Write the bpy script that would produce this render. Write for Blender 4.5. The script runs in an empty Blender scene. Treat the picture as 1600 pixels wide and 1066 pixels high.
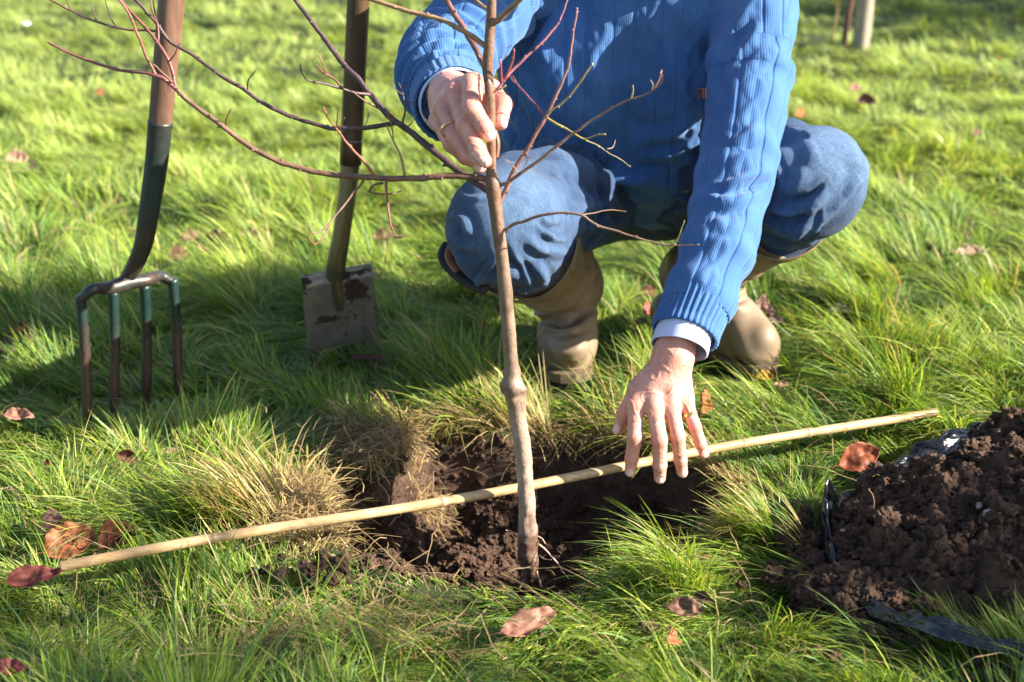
import bpy, math, random, time
import numpy as np
T0 = time.time()
random.seed(7); rng = np.random.default_rng(7)
sc = bpy.context.scene
col = sc.collection
R_ = math.radians

# ------------------------------------------------------------------ camera
CAM_H, PITCH, FPX = 0.92, R_(22), 2222.0
cam = bpy.data.cameras.new('camera'); camo = bpy.data.objects.new('camera', cam); col.objects.link(camo)
camo.location = (0, 0, CAM_H); camo.rotation_euler = (R_(90) - PITCH, 0, 0)
cam.sensor_width = 36; cam.lens = 50; cam.clip_start = .02; cam.clip_end = 500
cam.dof.use_dof = True; cam.dof.focus_distance = 1.84; cam.dof.aperture_fstop = 4.5
sc.camera = camo
# ------------------------------------------------------------------ sky and sun
SUN_EL, SUN_AZ = R_(27), R_(102)          # azimuth from +Y towards +X
w = bpy.data.worlds.new('World'); sc.world = w; w.use_nodes = True
nt = w.node_tree
sky = nt.nodes.new('ShaderNodeTexSky'); sky.sky_type = 'NISHITA'; sky.sun_disc = False
sky.sun_elevation = SUN_EL; sky.sun_rotation = SUN_AZ; sky.altitude = 50; sky.dust_density = 1.2
nt.links.new(sky.outputs[0], nt.nodes['Background'].inputs[0]); nt.nodes['Background'].inputs[1].default_value = .07
sun = bpy.data.lights.new('sun', 'SUN'); sun.energy = 5.0; sun.angle = R_(.5); sun.color = (1, .92, .78)
suno = bpy.data.objects.new('sun', sun); col.objects.link(suno)
from mathutils import Vector, Matrix, Euler
sd = Vector((math.sin(SUN_AZ) * math.cos(SUN_EL), math.cos(SUN_AZ) * math.cos(SUN_EL), math.sin(SUN_EL)))
suno.rotation_euler = sd.to_track_quat('Z', 'Y').to_euler()
suno.location = (3, 1, 3)
sc.view_settings.view_transform = 'Standard'; sc.view_settings.look = 'None'
sc.view_settings.exposure = 2.03; sc.view_settings.gamma = 1

# ------------------------------------------------------------------ pixel rays of the photograph -> world
CF = np.array([0, math.cos(PITCH), -math.sin(PITCH)]); CU = np.array([0, math.sin(PITCH), math.cos(PITCH)])
CR = np.array([1., 0, 0]); CC = np.array([0, 0, CAM_H])
def ray(px, py): return CF + CR * ((px - 800) / FPX) + CU * ((533 - py) / FPX)
def PD(px, py, d): return CC + ray(px, py) * d                 # at depth d along the view axis
def PY(px, py, Y): r = ray(px, py); return CC + r * (Y / r[1])  # at horizontal distance Y
def G(px, py, z=0.0): r = ray(px, py); return CC + r * ((z - CAM_H) / r[2])
def m_px(px, d): return px * d / FPX

# ------------------------------------------------------------------ noise
_p = rng.permutation(256); PERM = np.concatenate([_p, _p, _p]).astype(np.int64)
GR = rng.normal(size=(256, 3)); GR /= np.linalg.norm(GR, axis=1)[:, None]
def noise3(P):
    P = np.asarray(P, dtype=np.float64); I = np.floor(P).astype(np.int64); f = P - I; I = I & 255
    u = f * f * f * (f * (f * 6 - 15) + 10)
    out = 0
    for dx in (0, 1):
        for dy in (0, 1):
            for dz in (0, 1):
                h = PERM[PERM[PERM[(I[:, 0] + dx) & 255] + ((I[:, 1] + dy) & 255)] + ((I[:, 2] + dz) & 255)]
                g = GR[h]
                dd = g[:, 0] * (f[:, 0] - dx) + g[:, 1] * (f[:, 1] - dy) + g[:, 2] * (f[:, 2] - dz)
                wx = u[:, 0] if dx else 1 - u[:, 0]; wy = u[:, 1] if dy else 1 - u[:, 1]; wz = u[:, 2] if dz else 1 - u[:, 2]
                out = out + dd * wx * wy * wz
    return out * 1.6
def fbm(P, o=4, l=2.03, g=.5):
    a, s, t = 1., 0., 0.
    P = np.asarray(P, dtype=np.float64)
    for i in range(o): s = s + a * noise3(P + 17.3 * i); P = P * l; a *= g
    return s
def n2(x, y, f, o=1, z=0.): return fbm(np.stack([x * f, y * f, np.full_like(x, z)], 1), o)
def sstep(a, b, x): t = np.clip((x - a) / (b - a), 0, 1); return t * t * (3 - 2 * t)

# ------------------------------------------------------------------ object helpers
BASE = {}
def setprops(o, label=None, cat=None, group=None, kind=None):
    for k, v in (('label', label), ('category', cat), ('group', group), ('kind', kind)):
        if v: o[k] = v
    return o
def thing(name, label, cat, loc, group=None):
    o = bpy.data.objects.new(name, None); col.objects.link(o); o.location = tuple(loc); o.empty_display_size = .05
    BASE[o.name] = np.array(loc, dtype=float)
    return setprops(o, label, cat, group)
def mesh(name, V, F, mat, parent=None, smooth=True, attrs=None, org=None, cols=None):
    V = np.asarray(V, dtype=np.float64)
    b = BASE[parent.name] if parent else (np.array(org, dtype=float) if org is not None else np.zeros(3))
    me = bpy.data.meshes.new(name)
    if isinstance(F, np.ndarray): Fl = [F]
    elif F and isinstance(F[0], np.ndarray) and F[0].ndim == 2: Fl = F
    else:
        d = {}
        for f in F: d.setdefault(len(f), []).append(f)
        Fl = [np.array(v) for v in d.values()]
    Fl = [f for f in Fl if len(f)]
    me.vertices.add(len(V)); me.vertices.foreach_set('co', (V - b).astype(np.float32).ravel())
    nl = sum(f.size for f in Fl); nf = sum(len(f) for f in Fl)
    me.loops.add(nl); me.loops.foreach_set('vertex_index', np.concatenate([f.ravel() for f in Fl]).astype(np.int32))
    me.polygons.add(nf)
    tot = np.concatenate([np.full(len(f), f.shape[1]) for f in Fl]).astype(np.int32)
    st = np.concatenate([[0], np.cumsum(tot)[:-1]]).astype(np.int32)
    me.polygons.foreach_set('loop_start', st)
    me.polygons.foreach_set('use_smooth', np.full(nf, bool(smooth)))
    me.update(calc_edges=True)
    for k, v in (attrs or {}).items():
        a = me.attributes.new(k, 'FLOAT', 'POINT'); a.data.foreach_set('value', np.asarray(v, dtype=np.float32))
    if cols is not None:
        a = me.attributes.new('Col', 'FLOAT_COLOR', 'POINT')
        c = np.ones((len(V), 4), dtype=np.float32); c[:, :3] = cols; a.data.foreach_set('color', c.ravel())
    me.materials.append(mat)
    o = bpy.data.objects.new(name, me); col.objects.link(o)
    if parent: o.parent = parent
    else: o.location = tuple(b)
    BASE[o.name] = b
    return o
def join(parts):
    V, F, n = [], [], 0
    for v, f in parts:
        V.append(np.asarray(v, dtype=float))
        for q in (f if isinstance(f, list) else [f]):
            F.append(np.asarray(q) + n)
        n += len(v)
    d = {}
    for f in F: d.setdefault(f.shape[1], []).append(f)
    return np.concatenate(V), [np.concatenate(v) for v in d.values()]
def nrm(v): v = np.asarray(v, float); return v / (np.linalg.norm(v, axis=-1, keepdims=True) + 1e-12)
def spline(P, n):
    """Catmull-Rom through rows of P (any dimension), n samples, roughly even"""
    P = np.asarray(P, float); m = len(P)
    if m == 2: t = np.linspace(0, 1, n)[:, None]; return P[0] * (1 - t) + P[1] * t
    L = np.concatenate([[0], np.cumsum(np.linalg.norm(np.diff(P[:, :3], axis=0), axis=1) + 1e-9)])
    s = np.linspace(0, L[-1], n); i = np.clip(np.searchsorted(L, s, side='right') - 1, 0, m - 2)
    t = ((s - L[i]) / (L[i + 1] - L[i]))[:, None]
    p0 = P[np.maximum(i - 1, 0)]; p1 = P[i]; p2 = P[i + 1]; p3 = P[np.minimum(i + 2, m - 1)]
    l1 = (L[i + 1] - L[i])[:, None]
    lm = np.where(i > 0, L[i] - L[np.maximum(i - 1, 0)], L[i + 1] - L[i])[:, None]
    lp = np.where(i < m - 2, L[np.minimum(i + 2, m - 1)] - L[i + 1], L[i + 1] - L[i])[:, None]
    m1 = ((p2 - p1) / l1 * lm + (p1 - p0) / lm * l1) / (lm + l1) * l1
    m2 = ((p3 - p2) / lp * l1 + (p2 - p1) / l1 * lp) / (l1 + lp) * l1
    t2, t3 = t * t, t * t * t
    return (2 * t3 - 3 * t2 + 1) * p1 + (t3 - 2 * t2 + t) * m1 + (-2 * t3 + 3 * t2) * p2 + (t3 - t2) * m2
def frames(C, ref=(0, -1, 0)):
    T = nrm(np.gradient(C, axis=0)); N = np.zeros_like(T); n = np.array(ref, float)
    for i in range(len(T)):
        n = n - T[i] * n.dot(T[i]); n /= np.linalg.norm(n) + 1e-12; N[i] = n
    return T, N, np.cross(T, N)
def tube(C, r, seg=12, rb=None, cap=True, ref=(0, -1, 0), rf=None):
    """C centres, r radii along N, rb along B; rf(theta, s) -> radius factor; returns V,F"""
    C = np.asarray(C, float); n = len(C); r = np.broadcast_to(r, n); rb = r if rb is None else np.broadcast_to(rb, n)
    T, N, B = frames(C, ref); th = np.linspace(0, 2 * np.pi, seg, endpoint=False)
    s = np.concatenate([[0], np.cumsum(np.linalg.norm(np.diff(C, axis=0), axis=1))])
    fac = rf(np.broadcast_to(th, (n, seg)), np.broadcast_to(s[:, None], (n, seg))) if rf else np.ones((n, seg))
    V = C[:, None] + fac[..., None] * (N[:, None] * (r[:, None] * np.cos(th))[..., None] + B[:, None] * (rb[:, None] * np.sin(th))[..., None])
    V = V.reshape(-1, 3)
    i, j = np.meshgrid(np.arange(n - 1), np.arange(seg), indexing='ij'); j2 = (j + 1) % seg
    Q = np.stack([i * seg + j, i * seg + j2, (i + 1) * seg + j2, (i + 1) * seg + j], -1).reshape(-1, 4)
    F = [Q]
    if cap:
        V = np.concatenate([V, C[:1] , C[-1:]]); k = n * seg; jj = np.arange(seg); j2 = (jj + 1) % seg
        F.append(np.concatenate([np.stack([np.full(seg, k), j2, jj], 1), np.stack([np.full(seg, k + 1), (n - 1) * seg + jj, (n - 1) * seg + j2], 1)]))
    return V, F
def curve(P, n): return spline(P, n)
def ico(sub=1):
    import bmesh
    b = bmesh.new(); bmesh.ops.create_icosphere(b, subdivisions=sub, radius=1)
    V = np.array([v.co[:] for v in b.verts]); F = np.array([[v.index for v in f.verts] for f in b.faces]); b.free(); return V, F

def strokes(V, g, lst, dlo=0, dhi=9, step=None):
    """raised (or sunk) folds along curves drawn over the surface that faces the photographer: (points, height mm, half width mm)"""
    q = V - CC; d = q @ CF; sx = 800 + FPX * (q @ CR) / d; sy = 533 - FPX * (q @ CU) / d
    face = sstep(-.15, .25, -(g @ CF)) * (d > dlo) * (d < dhi); out = np.zeros(len(V))
    for pts, h, w_ in lst:
        C = spline(np.array([[*p, 0] for p in pts], float), 24)[:, :2]; hw = w_ / 1000 * FPX / d
        lo, hi = C.min(0) - 60, C.max(0) + 60; m = np.where((sx > lo[0]) & (sx < hi[0]) & (sy > lo[1]) & (sy < hi[1]) & (face > 0))[0]
        if not len(m): continue
        best = np.full(len(m), 1e9); tt = np.zeros(len(m))
        for k, (a, b) in enumerate(zip(C[:-1], C[1:])):
            ab = b - a; t = np.clip(((sx[m] - a[0]) * ab[0] + (sy[m] - a[1]) * ab[1]) / (ab @ ab + 1e-9), 0, 1)
            e = np.hypot(sx[m] - a[0] - t * ab[0], sy[m] - a[1] - t * ab[1]); c = e < best; best[c] = e[c]; tt[m * 0 == 0] = np.where(c, (k + t) / 23, tt)
        r = best / hw[m]; taper = np.clip(np.minimum(tt, 1 - tt) * 4, .15, 1)
        out[m] += h / 1000 * face[m] * taper * (np.exp(-r * r) - .35 * np.exp(-((r - 1.7) / .7) ** 2))
    return out

# ------------------------------------------------------------------ implicit surfaces: sparse sampling + surface nets
def smin(a, b, k):
    h = np.clip(.5 + .5 * (b - a) / k, 0, 1); return b * (1 - h) + a * h - k * h * (1 - h)
def caps(P, A, B, ra, rb, sq=None):
    ab = B - A; t = np.clip((P - A) @ ab / (ab @ ab + 1e-12), 0, 1)
    return np.linalg.norm(P - A - t[:, None] * ab, axis=1) - (ra + (rb - ra) * t)
def chain(P, J, k=None):
    """J rows x,y,z,r"""
    d = None
    for a, b in zip(J[:-1], J[1:]):
        e = caps(P, np.array(a[:3]), np.array(b[:3]), a[3], b[3])
        d = e if d is None else (np.minimum(d, e) if not k else smin(d, e, k))
    return d
def ell(P, c, r, M=None):
    q = P - np.array(c)
    if M is not None: q = q @ M
    r = np.array(r); k0 = np.linalg.norm(q / r, axis=1); k1 = np.linalg.norm(q / r ** 2, axis=1)
    return k0 * (k0 - 1) / (k1 + 1e-9)
def batch(f, P, n=400000):
    return np.concatenate([f(P[i:i + n]) for i in range(0, len(P), n)]) if len(P) > n else f(P)
def nets(f, lo, hi, h, cs=4, newton=2):
    lo = np.array(lo, float); hi = np.array(hi, float)
    nb = np.ceil((hi - lo) / (h * cs)).astype(int); n = nb * cs
    H = h * cs
    g = np.stack(np.meshgrid(*[np.arange(k) for k in nb], indexing='ij'), -1).reshape(-1, 3)
    dc = batch(f, lo + (g + .5) * H)
    D = np.repeat(np.repeat(np.repeat(np.where(dc < 0, -1., 1.).reshape(nb), cs, 0), cs, 1), cs, 2).astype(np.float32)
    act = g[np.abs(dc) < H * 1.35]
    o = np.stack(np.meshgrid(*[np.arange(cs)] * 3, indexing='ij'), -1).reshape(-1, 3)
    idx = (act[:, None] * cs + o[None]).reshape(-1, 3)
    D[idx[:, 0], idx[:, 1], idx[:, 2]] = batch(f, lo + idx * h)
    s = D < 0
    cnt = np.zeros(n - 1, np.int8)
    for a in (0, 1):
        for b in (0, 1):
            for c in (0, 1): cnt += s[a:n[0] - 1 + a, b:n[1] - 1 + b, c:n[2] - 1 + c]
    cell = np.argwhere((cnt > 0) & (cnt < 8))
    cid = np.full(n - 1, -1, np.int64); cid[cell[:, 0], cell[:, 1], cell[:, 2]] = np.arange(len(cell))
    acc = np.zeros((len(cell), 3)); num = np.zeros(len(cell))
    cor = [(a, b, c) for a in (0, 1) for b in (0, 1) for c in (0, 1)]
    for p in cor:
        for ax in range(3):
            if p[ax]: continue
            q = list(p); q[ax] = 1
            d0 = D[tuple((cell + p).T)]; d1 = D[tuple((cell + q).T)]; m = (d0 < 0) != (d1 < 0)
            t = np.where(m, d0 / np.where(m, d0 - d1, 1), 0)
            c = np.array(p, float)[None].repeat(len(cell), 0); c[:, ax] = t
            acc[m] += c[m]; num[m] += 1
    V = lo + (cell + acc / num[:, None]) * h
    F = []
    for ax in range(3):
        b, c = (ax + 1) % 3, (ax + 2) % 3
        sl0 = [slice(1, n[k] - 1) for k in range(3)]; sl1 = list(sl0); sl0[ax] = slice(0, n[ax] - 1); sl1[ax] = slice(1, n[ax])
        A = s[tuple(sl0)]; B = s[tuple(sl1)]
        e = np.argwhere(A != B); flip = A[tuple(e.T)]
        off = np.ones(3, int); off[ax] = 0; e = e + off
        def cc(db, dc_):
            q = e.copy(); q[:, b] -= db; q[:, c] -= dc_; return cid[tuple(q.T)]
        Q = np.stack([cc(1, 1), cc(0, 1), cc(0, 0), cc(1, 0)], 1)
        Q[~flip] = Q[~flip][:, ::-1]
        F.append(Q[(Q >= 0).all(1)])
    F = np.concatenate(F)
    for _ in range(newton):
        d, gr = grad(f, V, h * .5); V = V - gr * np.clip(d, -h, h)[:, None]
    return V, F
def grad(f, V, e):
    d = batch(f, V); g = np.zeros_like(V)
    for ax in range(3):
        o = np.zeros(3); o[ax] = e; g[:, ax] = (batch(f, V + o) - batch(f, V - o))
    return d, nrm(g)
def along(P, J, ref=(0, -1, 0)):
    """nearest point on the polyline J: arc length s, angle about it, distance"""
    J = np.array(J, float)[:, :3]; best = np.full(len(P), 1e9); S = np.zeros(len(P)); TH = np.zeros(len(P)); L = 0
    n = np.array(ref, float)
    for a, b in zip(J[:-1], J[1:]):
        ab = b - a; l = np.linalg.norm(ab); T = ab / l; t = np.clip((P - a) @ ab / (l * l), 0, 1)
        q = P - a - t[:, None] * ab; d = np.linalg.norm(q, axis=1)
        n = n - T * n.dot(T); n /= np.linalg.norm(n); B = np.cross(T, n)
        m = d < best; best[m] = d[m]; S[m] = L + t[m] * l; TH[m] = np.arctan2(q[m] @ B, q[m] @ n); L += l
    return S, TH, best

# ------------------------------------------------------------------ material helpers
def mat(name):
    m = bpy.data.materials.new(name); m.use_nodes = True; nt = m.node_tree; b = nt.nodes['Principled BSDF']; return m, nt, b
def N(nt, t, **kw):
    n = nt.nodes.new(t)
    for k, v in kw.items():
        if hasattr(n, k): setattr(n, k, v)
        else: n.inputs[k.replace('_', ' ')].default_value = v
    return n
def L(nt, a, b): nt.links.new(a, b)
def noiseN(nt, scale, detail=4, rough=.6, vec=None, dist=0):
    n = N(nt, 'ShaderNodeTexNoise'); n.inputs['Scale'].default_value = scale; n.inputs['Detail'].default_value = detail
    n.inputs['Roughness'].default_value = rough; n.inputs['Distortion'].default_value = dist
    if vec is not None: L(nt, vec, n.inputs['Vector'])
    return n.outputs['Fac']
def ramp(nt, fac, stops):
    r = N(nt, 'ShaderNodeValToRGB'); e = r.color_ramp.elements
    while len(e) < len(stops): e.new(.5)
    for k, (p, c) in zip(e, stops): k.position = p; k.color = (*c, 1) if len(c) == 3 else c
    L(nt, fac, r.inputs[0]); return r.outputs[0]
def mixc(nt, fac, a, b, mode='MIX'):
    n = N(nt, 'ShaderNodeMix', data_type='RGBA', blend_type=mode)
    for s, v in ((n.inputs[0], fac), (n.inputs[6], a), (n.inputs[7], b)):
        if hasattr(v, 'is_linked'): L(nt, v, s)
        else: s.default_value = v if isinstance(v, (int, float)) else (*v, 1)
    return n.outputs[2]
def math_(nt, op, a, b=None, c=None):
    n = N(nt, 'ShaderNodeMath', operation=op)
    for i, v in enumerate((a, b, c)):
        if v is None: continue
        if hasattr(v, 'is_linked'): L(nt, v, n.inputs[i])
        else: n.inputs[i].default_value = v
    return n.outputs[0]
def bump(nt, b, h, strength=.5, dist=.002):
    n = N(nt, 'ShaderNodeBump'); n.inputs['Strength'].default_value = strength; n.inputs['Distance'].default_value = dist
    L(nt, h, n.inputs['Height']); L(nt, n.outputs[0], b.inputs['Normal']); return n
def attr(nt, name, out='Fac'): return N(nt, 'ShaderNodeAttribute', attribute_name=name).outputs[out]
def objco(nt, sx=1, sy=1, sz=1):
    c = N(nt, 'ShaderNodeTexCoord'); m = N(nt, 'ShaderNodeMapping'); m.inputs['Scale'].default_value = (sx, sy, sz)
    L(nt, c.outputs['Object'], m.inputs[0]); return m.outputs[0]

# ---- leafy / earthy
def m_leafy(name, tr=.35, rough=.5, hue=(1.25, 1.2, .6)):
    m, nt, b = mat(name); c = attr(nt, 'Col', 'Color'); L(nt, c, b.inputs['Base Color']); b.inputs['Roughness'].default_value = rough
    b.inputs['Specular IOR Level'].default_value = .25
    t = N(nt, 'ShaderNodeBsdfTranslucent'); L(nt, mixc(nt, 1.0, c, hue, 'MULTIPLY'), t.inputs[0])
    x = N(nt, 'ShaderNodeMixShader'); x.inputs[0].default_value = tr
    L(nt, b.outputs[0], x.inputs[1]); L(nt, t.outputs[0], x.inputs[2]); L(nt, x.outputs[0], nt.nodes['Material Output'].inputs[0]); return m
M_GRASS = m_leafy('grass_blades', .42, .42)
M_LEAF = m_leafy('fallen_leaf', .25, .55, (1.3, .9, .6))
_nt = M_LEAF.node_tree; _b = _nt.nodes['Principled BSDF']
_s = noiseN(_nt, 90, 5, .7, objco(_nt)); _c = attr(_nt, 'Col', 'Color')
L(_nt, mixc(_nt, 1.0, _c, ramp(_nt, _s, [(.3, (.35, .3, .3)), (.48, (1, 1, 1)), (.75, (1.35, 1.2, 1.1))]), 'MULTIPLY'), _b.inputs['Base Color'])
def m_soil(name, a=(.040, .023, .016), c=(.20, .115, .074)):
    m, nt, b = mat(name); v = objco(nt)
    n1 = noiseN(nt, 22, 6, .7, v); n2_ = noiseN(nt, 160, 5, .75, v); n3 = noiseN(nt, 600, 3, .7, v)
    cc = ramp(nt, n1, [(.3, a), (.55, tuple((x + y) / 2 for x, y in zip(a, c))), (.78, c)])
    cc = mixc(nt, .8, cc, ramp(nt, n2_, [(.3, (.45, .42, .4)), (.55, (1, 1, 1)), (.8, (1.5, 1.4, 1.3))]), 'MULTIPLY')
    L(nt, cc, b.inputs['Base Color']); b.inputs['Roughness'].default_value = .85; b.inputs['Specular IOR Level'].default_value = .25
    bump(nt, b, math_(nt, 'ADD', math_(nt, 'MULTIPLY', n2_, 2.0), n3), .9, .004); return m, nt, b, cc
M_SOIL, *_ = m_soil('soil')
M_GROUND, nt, b, cc = m_soil('turf_and_soil', (.042, .025, .018), (.19, .11, .072))
turf = ramp(nt, noiseN(nt, 35, 5, .7, objco(nt)), [(.3, (.018, .03, .008)), (.6, (.05, .07, .02)), (.8, (.12, .1, .05))])
L(nt, mixc(nt, attr(nt, 'turf'), cc, turf), b.inputs['Base Color'])
# ------------------------------------------------------------------ the ground: one sheet with the planting hole in it
CA, CB = G(92, 888, .030), G(1462, 642, .030)     # the bamboo cane's ends
HC = np.array([.022, 1.765])
def hole_d(x, y):
    """<1 inside the hole (irregular outline)"""
    dx, dy = x - HC[0], y - HC[1]; a = np.arctan2(dy, dx)
    rx = np.where(dx > 0, .262, .312); ry = np.where(dy > 0, .232, .215)
    r = np.sqrt((dx / rx) ** 2 + (dy / ry) ** 2)
    k = 1 + .09 * np.sin(3 * a + 1.0) + .06 * np.sin(5 * a + 2.2) + .05 * n2(x, y, 14, 2, 3.)
    # turf tongue hanging into the hole at the back left
    tng = np.exp(-(((x + .185) / .040) ** 2 + ((y - 1.90) / .085) ** 2))
    return r / k + .55 * tng
def heapf(x, y):
    """height of the soil heap above ground"""
    q1 = 1 - (((x - .80) / .40) ** 2 + ((y - 1.60) / .235) ** 2)
    b1 = .125 * np.clip(q1, 0, 1) ** .55
    q2 = 1 - (((x - .95) / .33) ** 2 + ((y - 1.80) / .17) ** 2)
    b2 = .115 * np.clip(q2, 0, 1) ** .6
    q3 = 1 - (((x - .43) / .085) ** 2 + ((y - 1.475) / .065) ** 2)
    b3 = .03 * np.clip(q3, 0, 1) ** .6
    val = .045 * np.exp(-(((y - 1.735 + .1 * (x - .6)) / .028) ** 2)) * (q1 > 0)
    crack = .05 * np.exp(-(((x - .70 - .5 * (y - 1.55)) / .012) ** 2)) * np.exp(-((y - 1.56) / .07) ** 2)
    return np.maximum(np.maximum(b1, b2), b3) - np.minimum(val + crack, .06), np.maximum(np.maximum(q1, q2), q3)
def lawn(x, y):
    z = -.036 + .016 * n2(x, y, 2.2, 2, 1.) + .020 * n2(x, y, 5.5, 2, 5.)
    far = np.clip((y - 2.4) / 2, 0, 1)
    return z + far * .02 * n2(x, y, 3.1, 2, 9.)
def ground(x, y):
    z = lawn(x, y); r = hole_d(x, y)
    near = (np.abs(x) < 1.5) & (y < 3)
    k = 1 - sstep(.90, 1.04, r)
    bowl = -.185 + .05 * np.clip(r, 0, 1) ** 2
    z2 = z * (1 - k) + bowl * k
    if near.any():
        m = near & (k > .01)
        if m.any():
            P = np.stack([x[m], y[m], z2[m]], 1)
            z2[m] += k[m] * (.022 * fbm(P * 18, 3) + .010 * np.abs(fbm(P * 60 + 5, 3)))
    # a slope of earth on the left side of the hole
    z2 += k * .085 * np.exp(-(((x + .16) / .085) ** 2 + ((y - 1.60) / .09) ** 2))
    z2 += k * .085 * np.exp(-(((x + .155) / .045) ** 2 + ((y - 1.795) / .04) ** 2)) + k * .05 * np.exp(-(((x + .06) / .04) ** 2 + ((y - 1.78) / .03) ** 2))
    return z2
def axis(fine0, fine1, step, lo, hi, g=1.09):
    a = list(np.arange(fine0, fine1, step)); s = step
    while a[-1] < hi: s = min(s * g, 6); a.append(a[-1] + s)
    s = step
    while a[0] > lo: s = min(s * g, 6); a.insert(0, a[0] - s)
    return np.array(a)
gx = axis(-.36, .42, .0035, -70, 70); gy = axis(1.42, 2.06, .0035, -10, 160)
X, Y = np.meshgrid(gx, gy, indexing='ij'); xs, ys = X.ravel(), Y.ravel()
Z = ground(xs, ys); nx, ny = len(gx), len(gy)
i, j = np.meshgrid(np.arange(nx - 1), np.arange(ny - 1), indexing='ij')
Q = np.stack([i * ny + j, (i + 1) * ny + j, (i + 1) * ny + j + 1, i * ny + j + 1], -1).reshape(-1, 4)
rr = hole_d(xs, ys)
setprops(mesh('ground', np.stack([xs, ys, Z], 1), Q, M_GROUND, attrs={'turf': sstep(.98, 1.06, rr)}), kind='structure')
print('ground', time.time() - T0)

# ------------------------------------------------------------------ grass
FEET = [((.092, 2.13), (.10, 2.34), .052), ((.42, 2.18), (.29, 2.34), .052)]
def segd(x, y, a, b):
    ab = np.array(b) - np.array(a); t = np.clip(((x - a[0]) * ab[0] + (y - a[1]) * ab[1]) / (ab @ ab), 0, 1)
    return np.hypot(x - a[0] - t * ab[0], y - a[1] - t * ab[1])
FKA, FKB = G(140, 655, 0)[:2], G(280, 615, 0)[:2]; SPA, SPB = G(485, 560, 0)[:2], G(592, 548, 0)[:2]
LEAFPOS = []     # filled before the grass is grown
def blades(x, y, Lf, wf, seg, style=0):
    n = len(x); r = rng.random
    z = ground(x, y)
    # tussock cells
    cs = .060 if style == 0 else .085
    def cellh(ci, cj, k): return PERM[(PERM[(ci + 7 * k) & 255] + cj) & 255] / 255.
    bi = np.floor(x / cs).astype(int); bj = np.floor(y / cs).astype(int)
    bd = np.full(n, 9.); cx = np.zeros(n); cy = np.zeros(n); h1 = np.zeros(n); h2 = np.zeros(n)
    for di in (-1, 0, 1):
        for dj in (-1, 0, 1):
            I, J = bi + di, bj + dj
            px = (I + cellh(I, J, 1)) * cs; py = (J + cellh(I, J, 2)) * cs
            d = np.hypot(x - px, y - py); m = d < bd
            bd[m] = d[m]; cx[m] = px[m]; cy[m] = py[m]; h1[m] = cellh(I, J, 3)[m]; h2[m] = cellh(I, J, 4)[m]
    flow = 2.4 * n2(x, y, 1.6, 1, 20.) + 2.0 * n2(x, y, 4.5, 1, 30.) + 2.7     # mostly lying to the left/front
    out = np.arctan2(y - cy, x - cx)
    a = flow + (h1 - .5) * 1.5 + (r(n) - .5) * 1.1
    vx = np.cos(a) + .55 * np.cos(out) * np.clip(bd / cs * 2, 0, 1.2); vy = np.sin(a) + .55 * np.sin(out) * np.clip(bd / cs * 2, 0, 1.2)
    a = np.arctan2(vy, vx)
    big = n2(x, y, 2.6, 2, 40.)
    Ln = Lf * (.45 + .75 * r(n)) * (.7 + .65 * h2) * (1 + .45 * big)
    flat = sstep(-.25, .35, n2(x, y, 2.9, 2, 55.)) * (y < 3.2)                       # patches where it has flopped over
    t0 = .22 + .70 * r(n) + .3 * (1 - h2) + .45 * flat; bend = .35 + 1.1 * r(n) + .5 * np.clip(-big, 0, 1) + .3 * flat
    upr = h1 > .84                                         # some tussocks stand up
    t0[upr] *= .5; bend[upr] *= .45
    # reduced height: before the cane, at the hole's rim, round the boots
    sc_ = np.ones(n)
    tc = ((x - CA[0]) * (CB - CA)[0] + (y - CA[1]) * (CB - CA)[1]) / ((CB - CA)[:2] @ (CB - CA)[:2])
    lc = (CA + (CB - CA) * np.clip(tc, 0, 1)[:, None]); dd = y - lc[:, 1]
    onc = (tc > -.02) & (tc < 1.02) & (dd < .02) & (dd > -.13)
    cover = ((tc > .10) & (tc < .215)) | (tc > .985)
    sc_ = np.where(onc & ~cover, .42 + .25 * np.clip(-dd / .13, 0, 1), sc_)
    hr = hole_d(x, y)
    rim = np.exp(-((hr - 1.05) / .12) ** 2)
    sc_ *= 1 - .25 * rim * (y > 1.72)
    frt = (hr < 2.5) & (y < 1.66) & (hr > .9) & (x < .20 + .06 * (y < 1.5)); sc_ = np.where(frt, sc_ * (.27 + .6 * sstep(1.35, 2.6, hr)) * np.where(r(n) < .08, 2.3, 1), sc_)
    sc_ *= 1 - .66 * sstep(.18, .05, segd(x, y, FKA, FKB)) ; sc_ *= 1 - .15 * sstep(.12, .03, segd(x, y, SPA, SPB))
    sc_ *= 1 - .42 * sstep(2.7, 3.6, y)
    # bare trodden strip round boots
    for p, q, rad in FEET: sc_ *= np.where(segd(x, y, p, q) < rad + .07, .42, 1)
    for lx, ly, ls in LEAFPOS:
        m = (np.abs(x - lx) < ls * .8) & (y - ly > -ls * 2.2) & (y - ly < ls * .4); sc_[m] *= (.50 if ly > 1.5 else .72)
    Ln = Ln * sc_; cv = cover & (tc < .3) & (dd < .03) & (dd > -.09); t0[cv] *= .5; Ln[cv] *= 1.15
    wd = wf * (.55 + .8 * r(n) + 1.5 * (r(n) < .05))
    # curl paths
    sw = (r(n) - .5) * 1.1
    C = np.zeros((n, seg + 1, 3)); C[:, 0] = np.stack([x, y, z - .004], 1); Wd = np.zeros((n, seg + 1, 3))
    for k in range(seg):
        f = (k + .5) / seg; t = np.minimum(t0 + bend * f * 1.3, 2.0); aa = a + sw * f
        dv = np.stack([np.cos(aa) * np.sin(t), np.sin(aa) * np.sin(t), np.cos(t)], 1)
        C[:, k + 1] = C[:, k] + dv * (Ln / seg)[:, None]
    # do not sink below the local ground
    lz = (z + .004)[:, None]; inh = (hr < 1.25)[:, None]
    C[:, 1:, 2] = np.where(inh, C[:, 1:, 2], np.maximum(C[:, 1:, 2], lz + .002))
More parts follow.
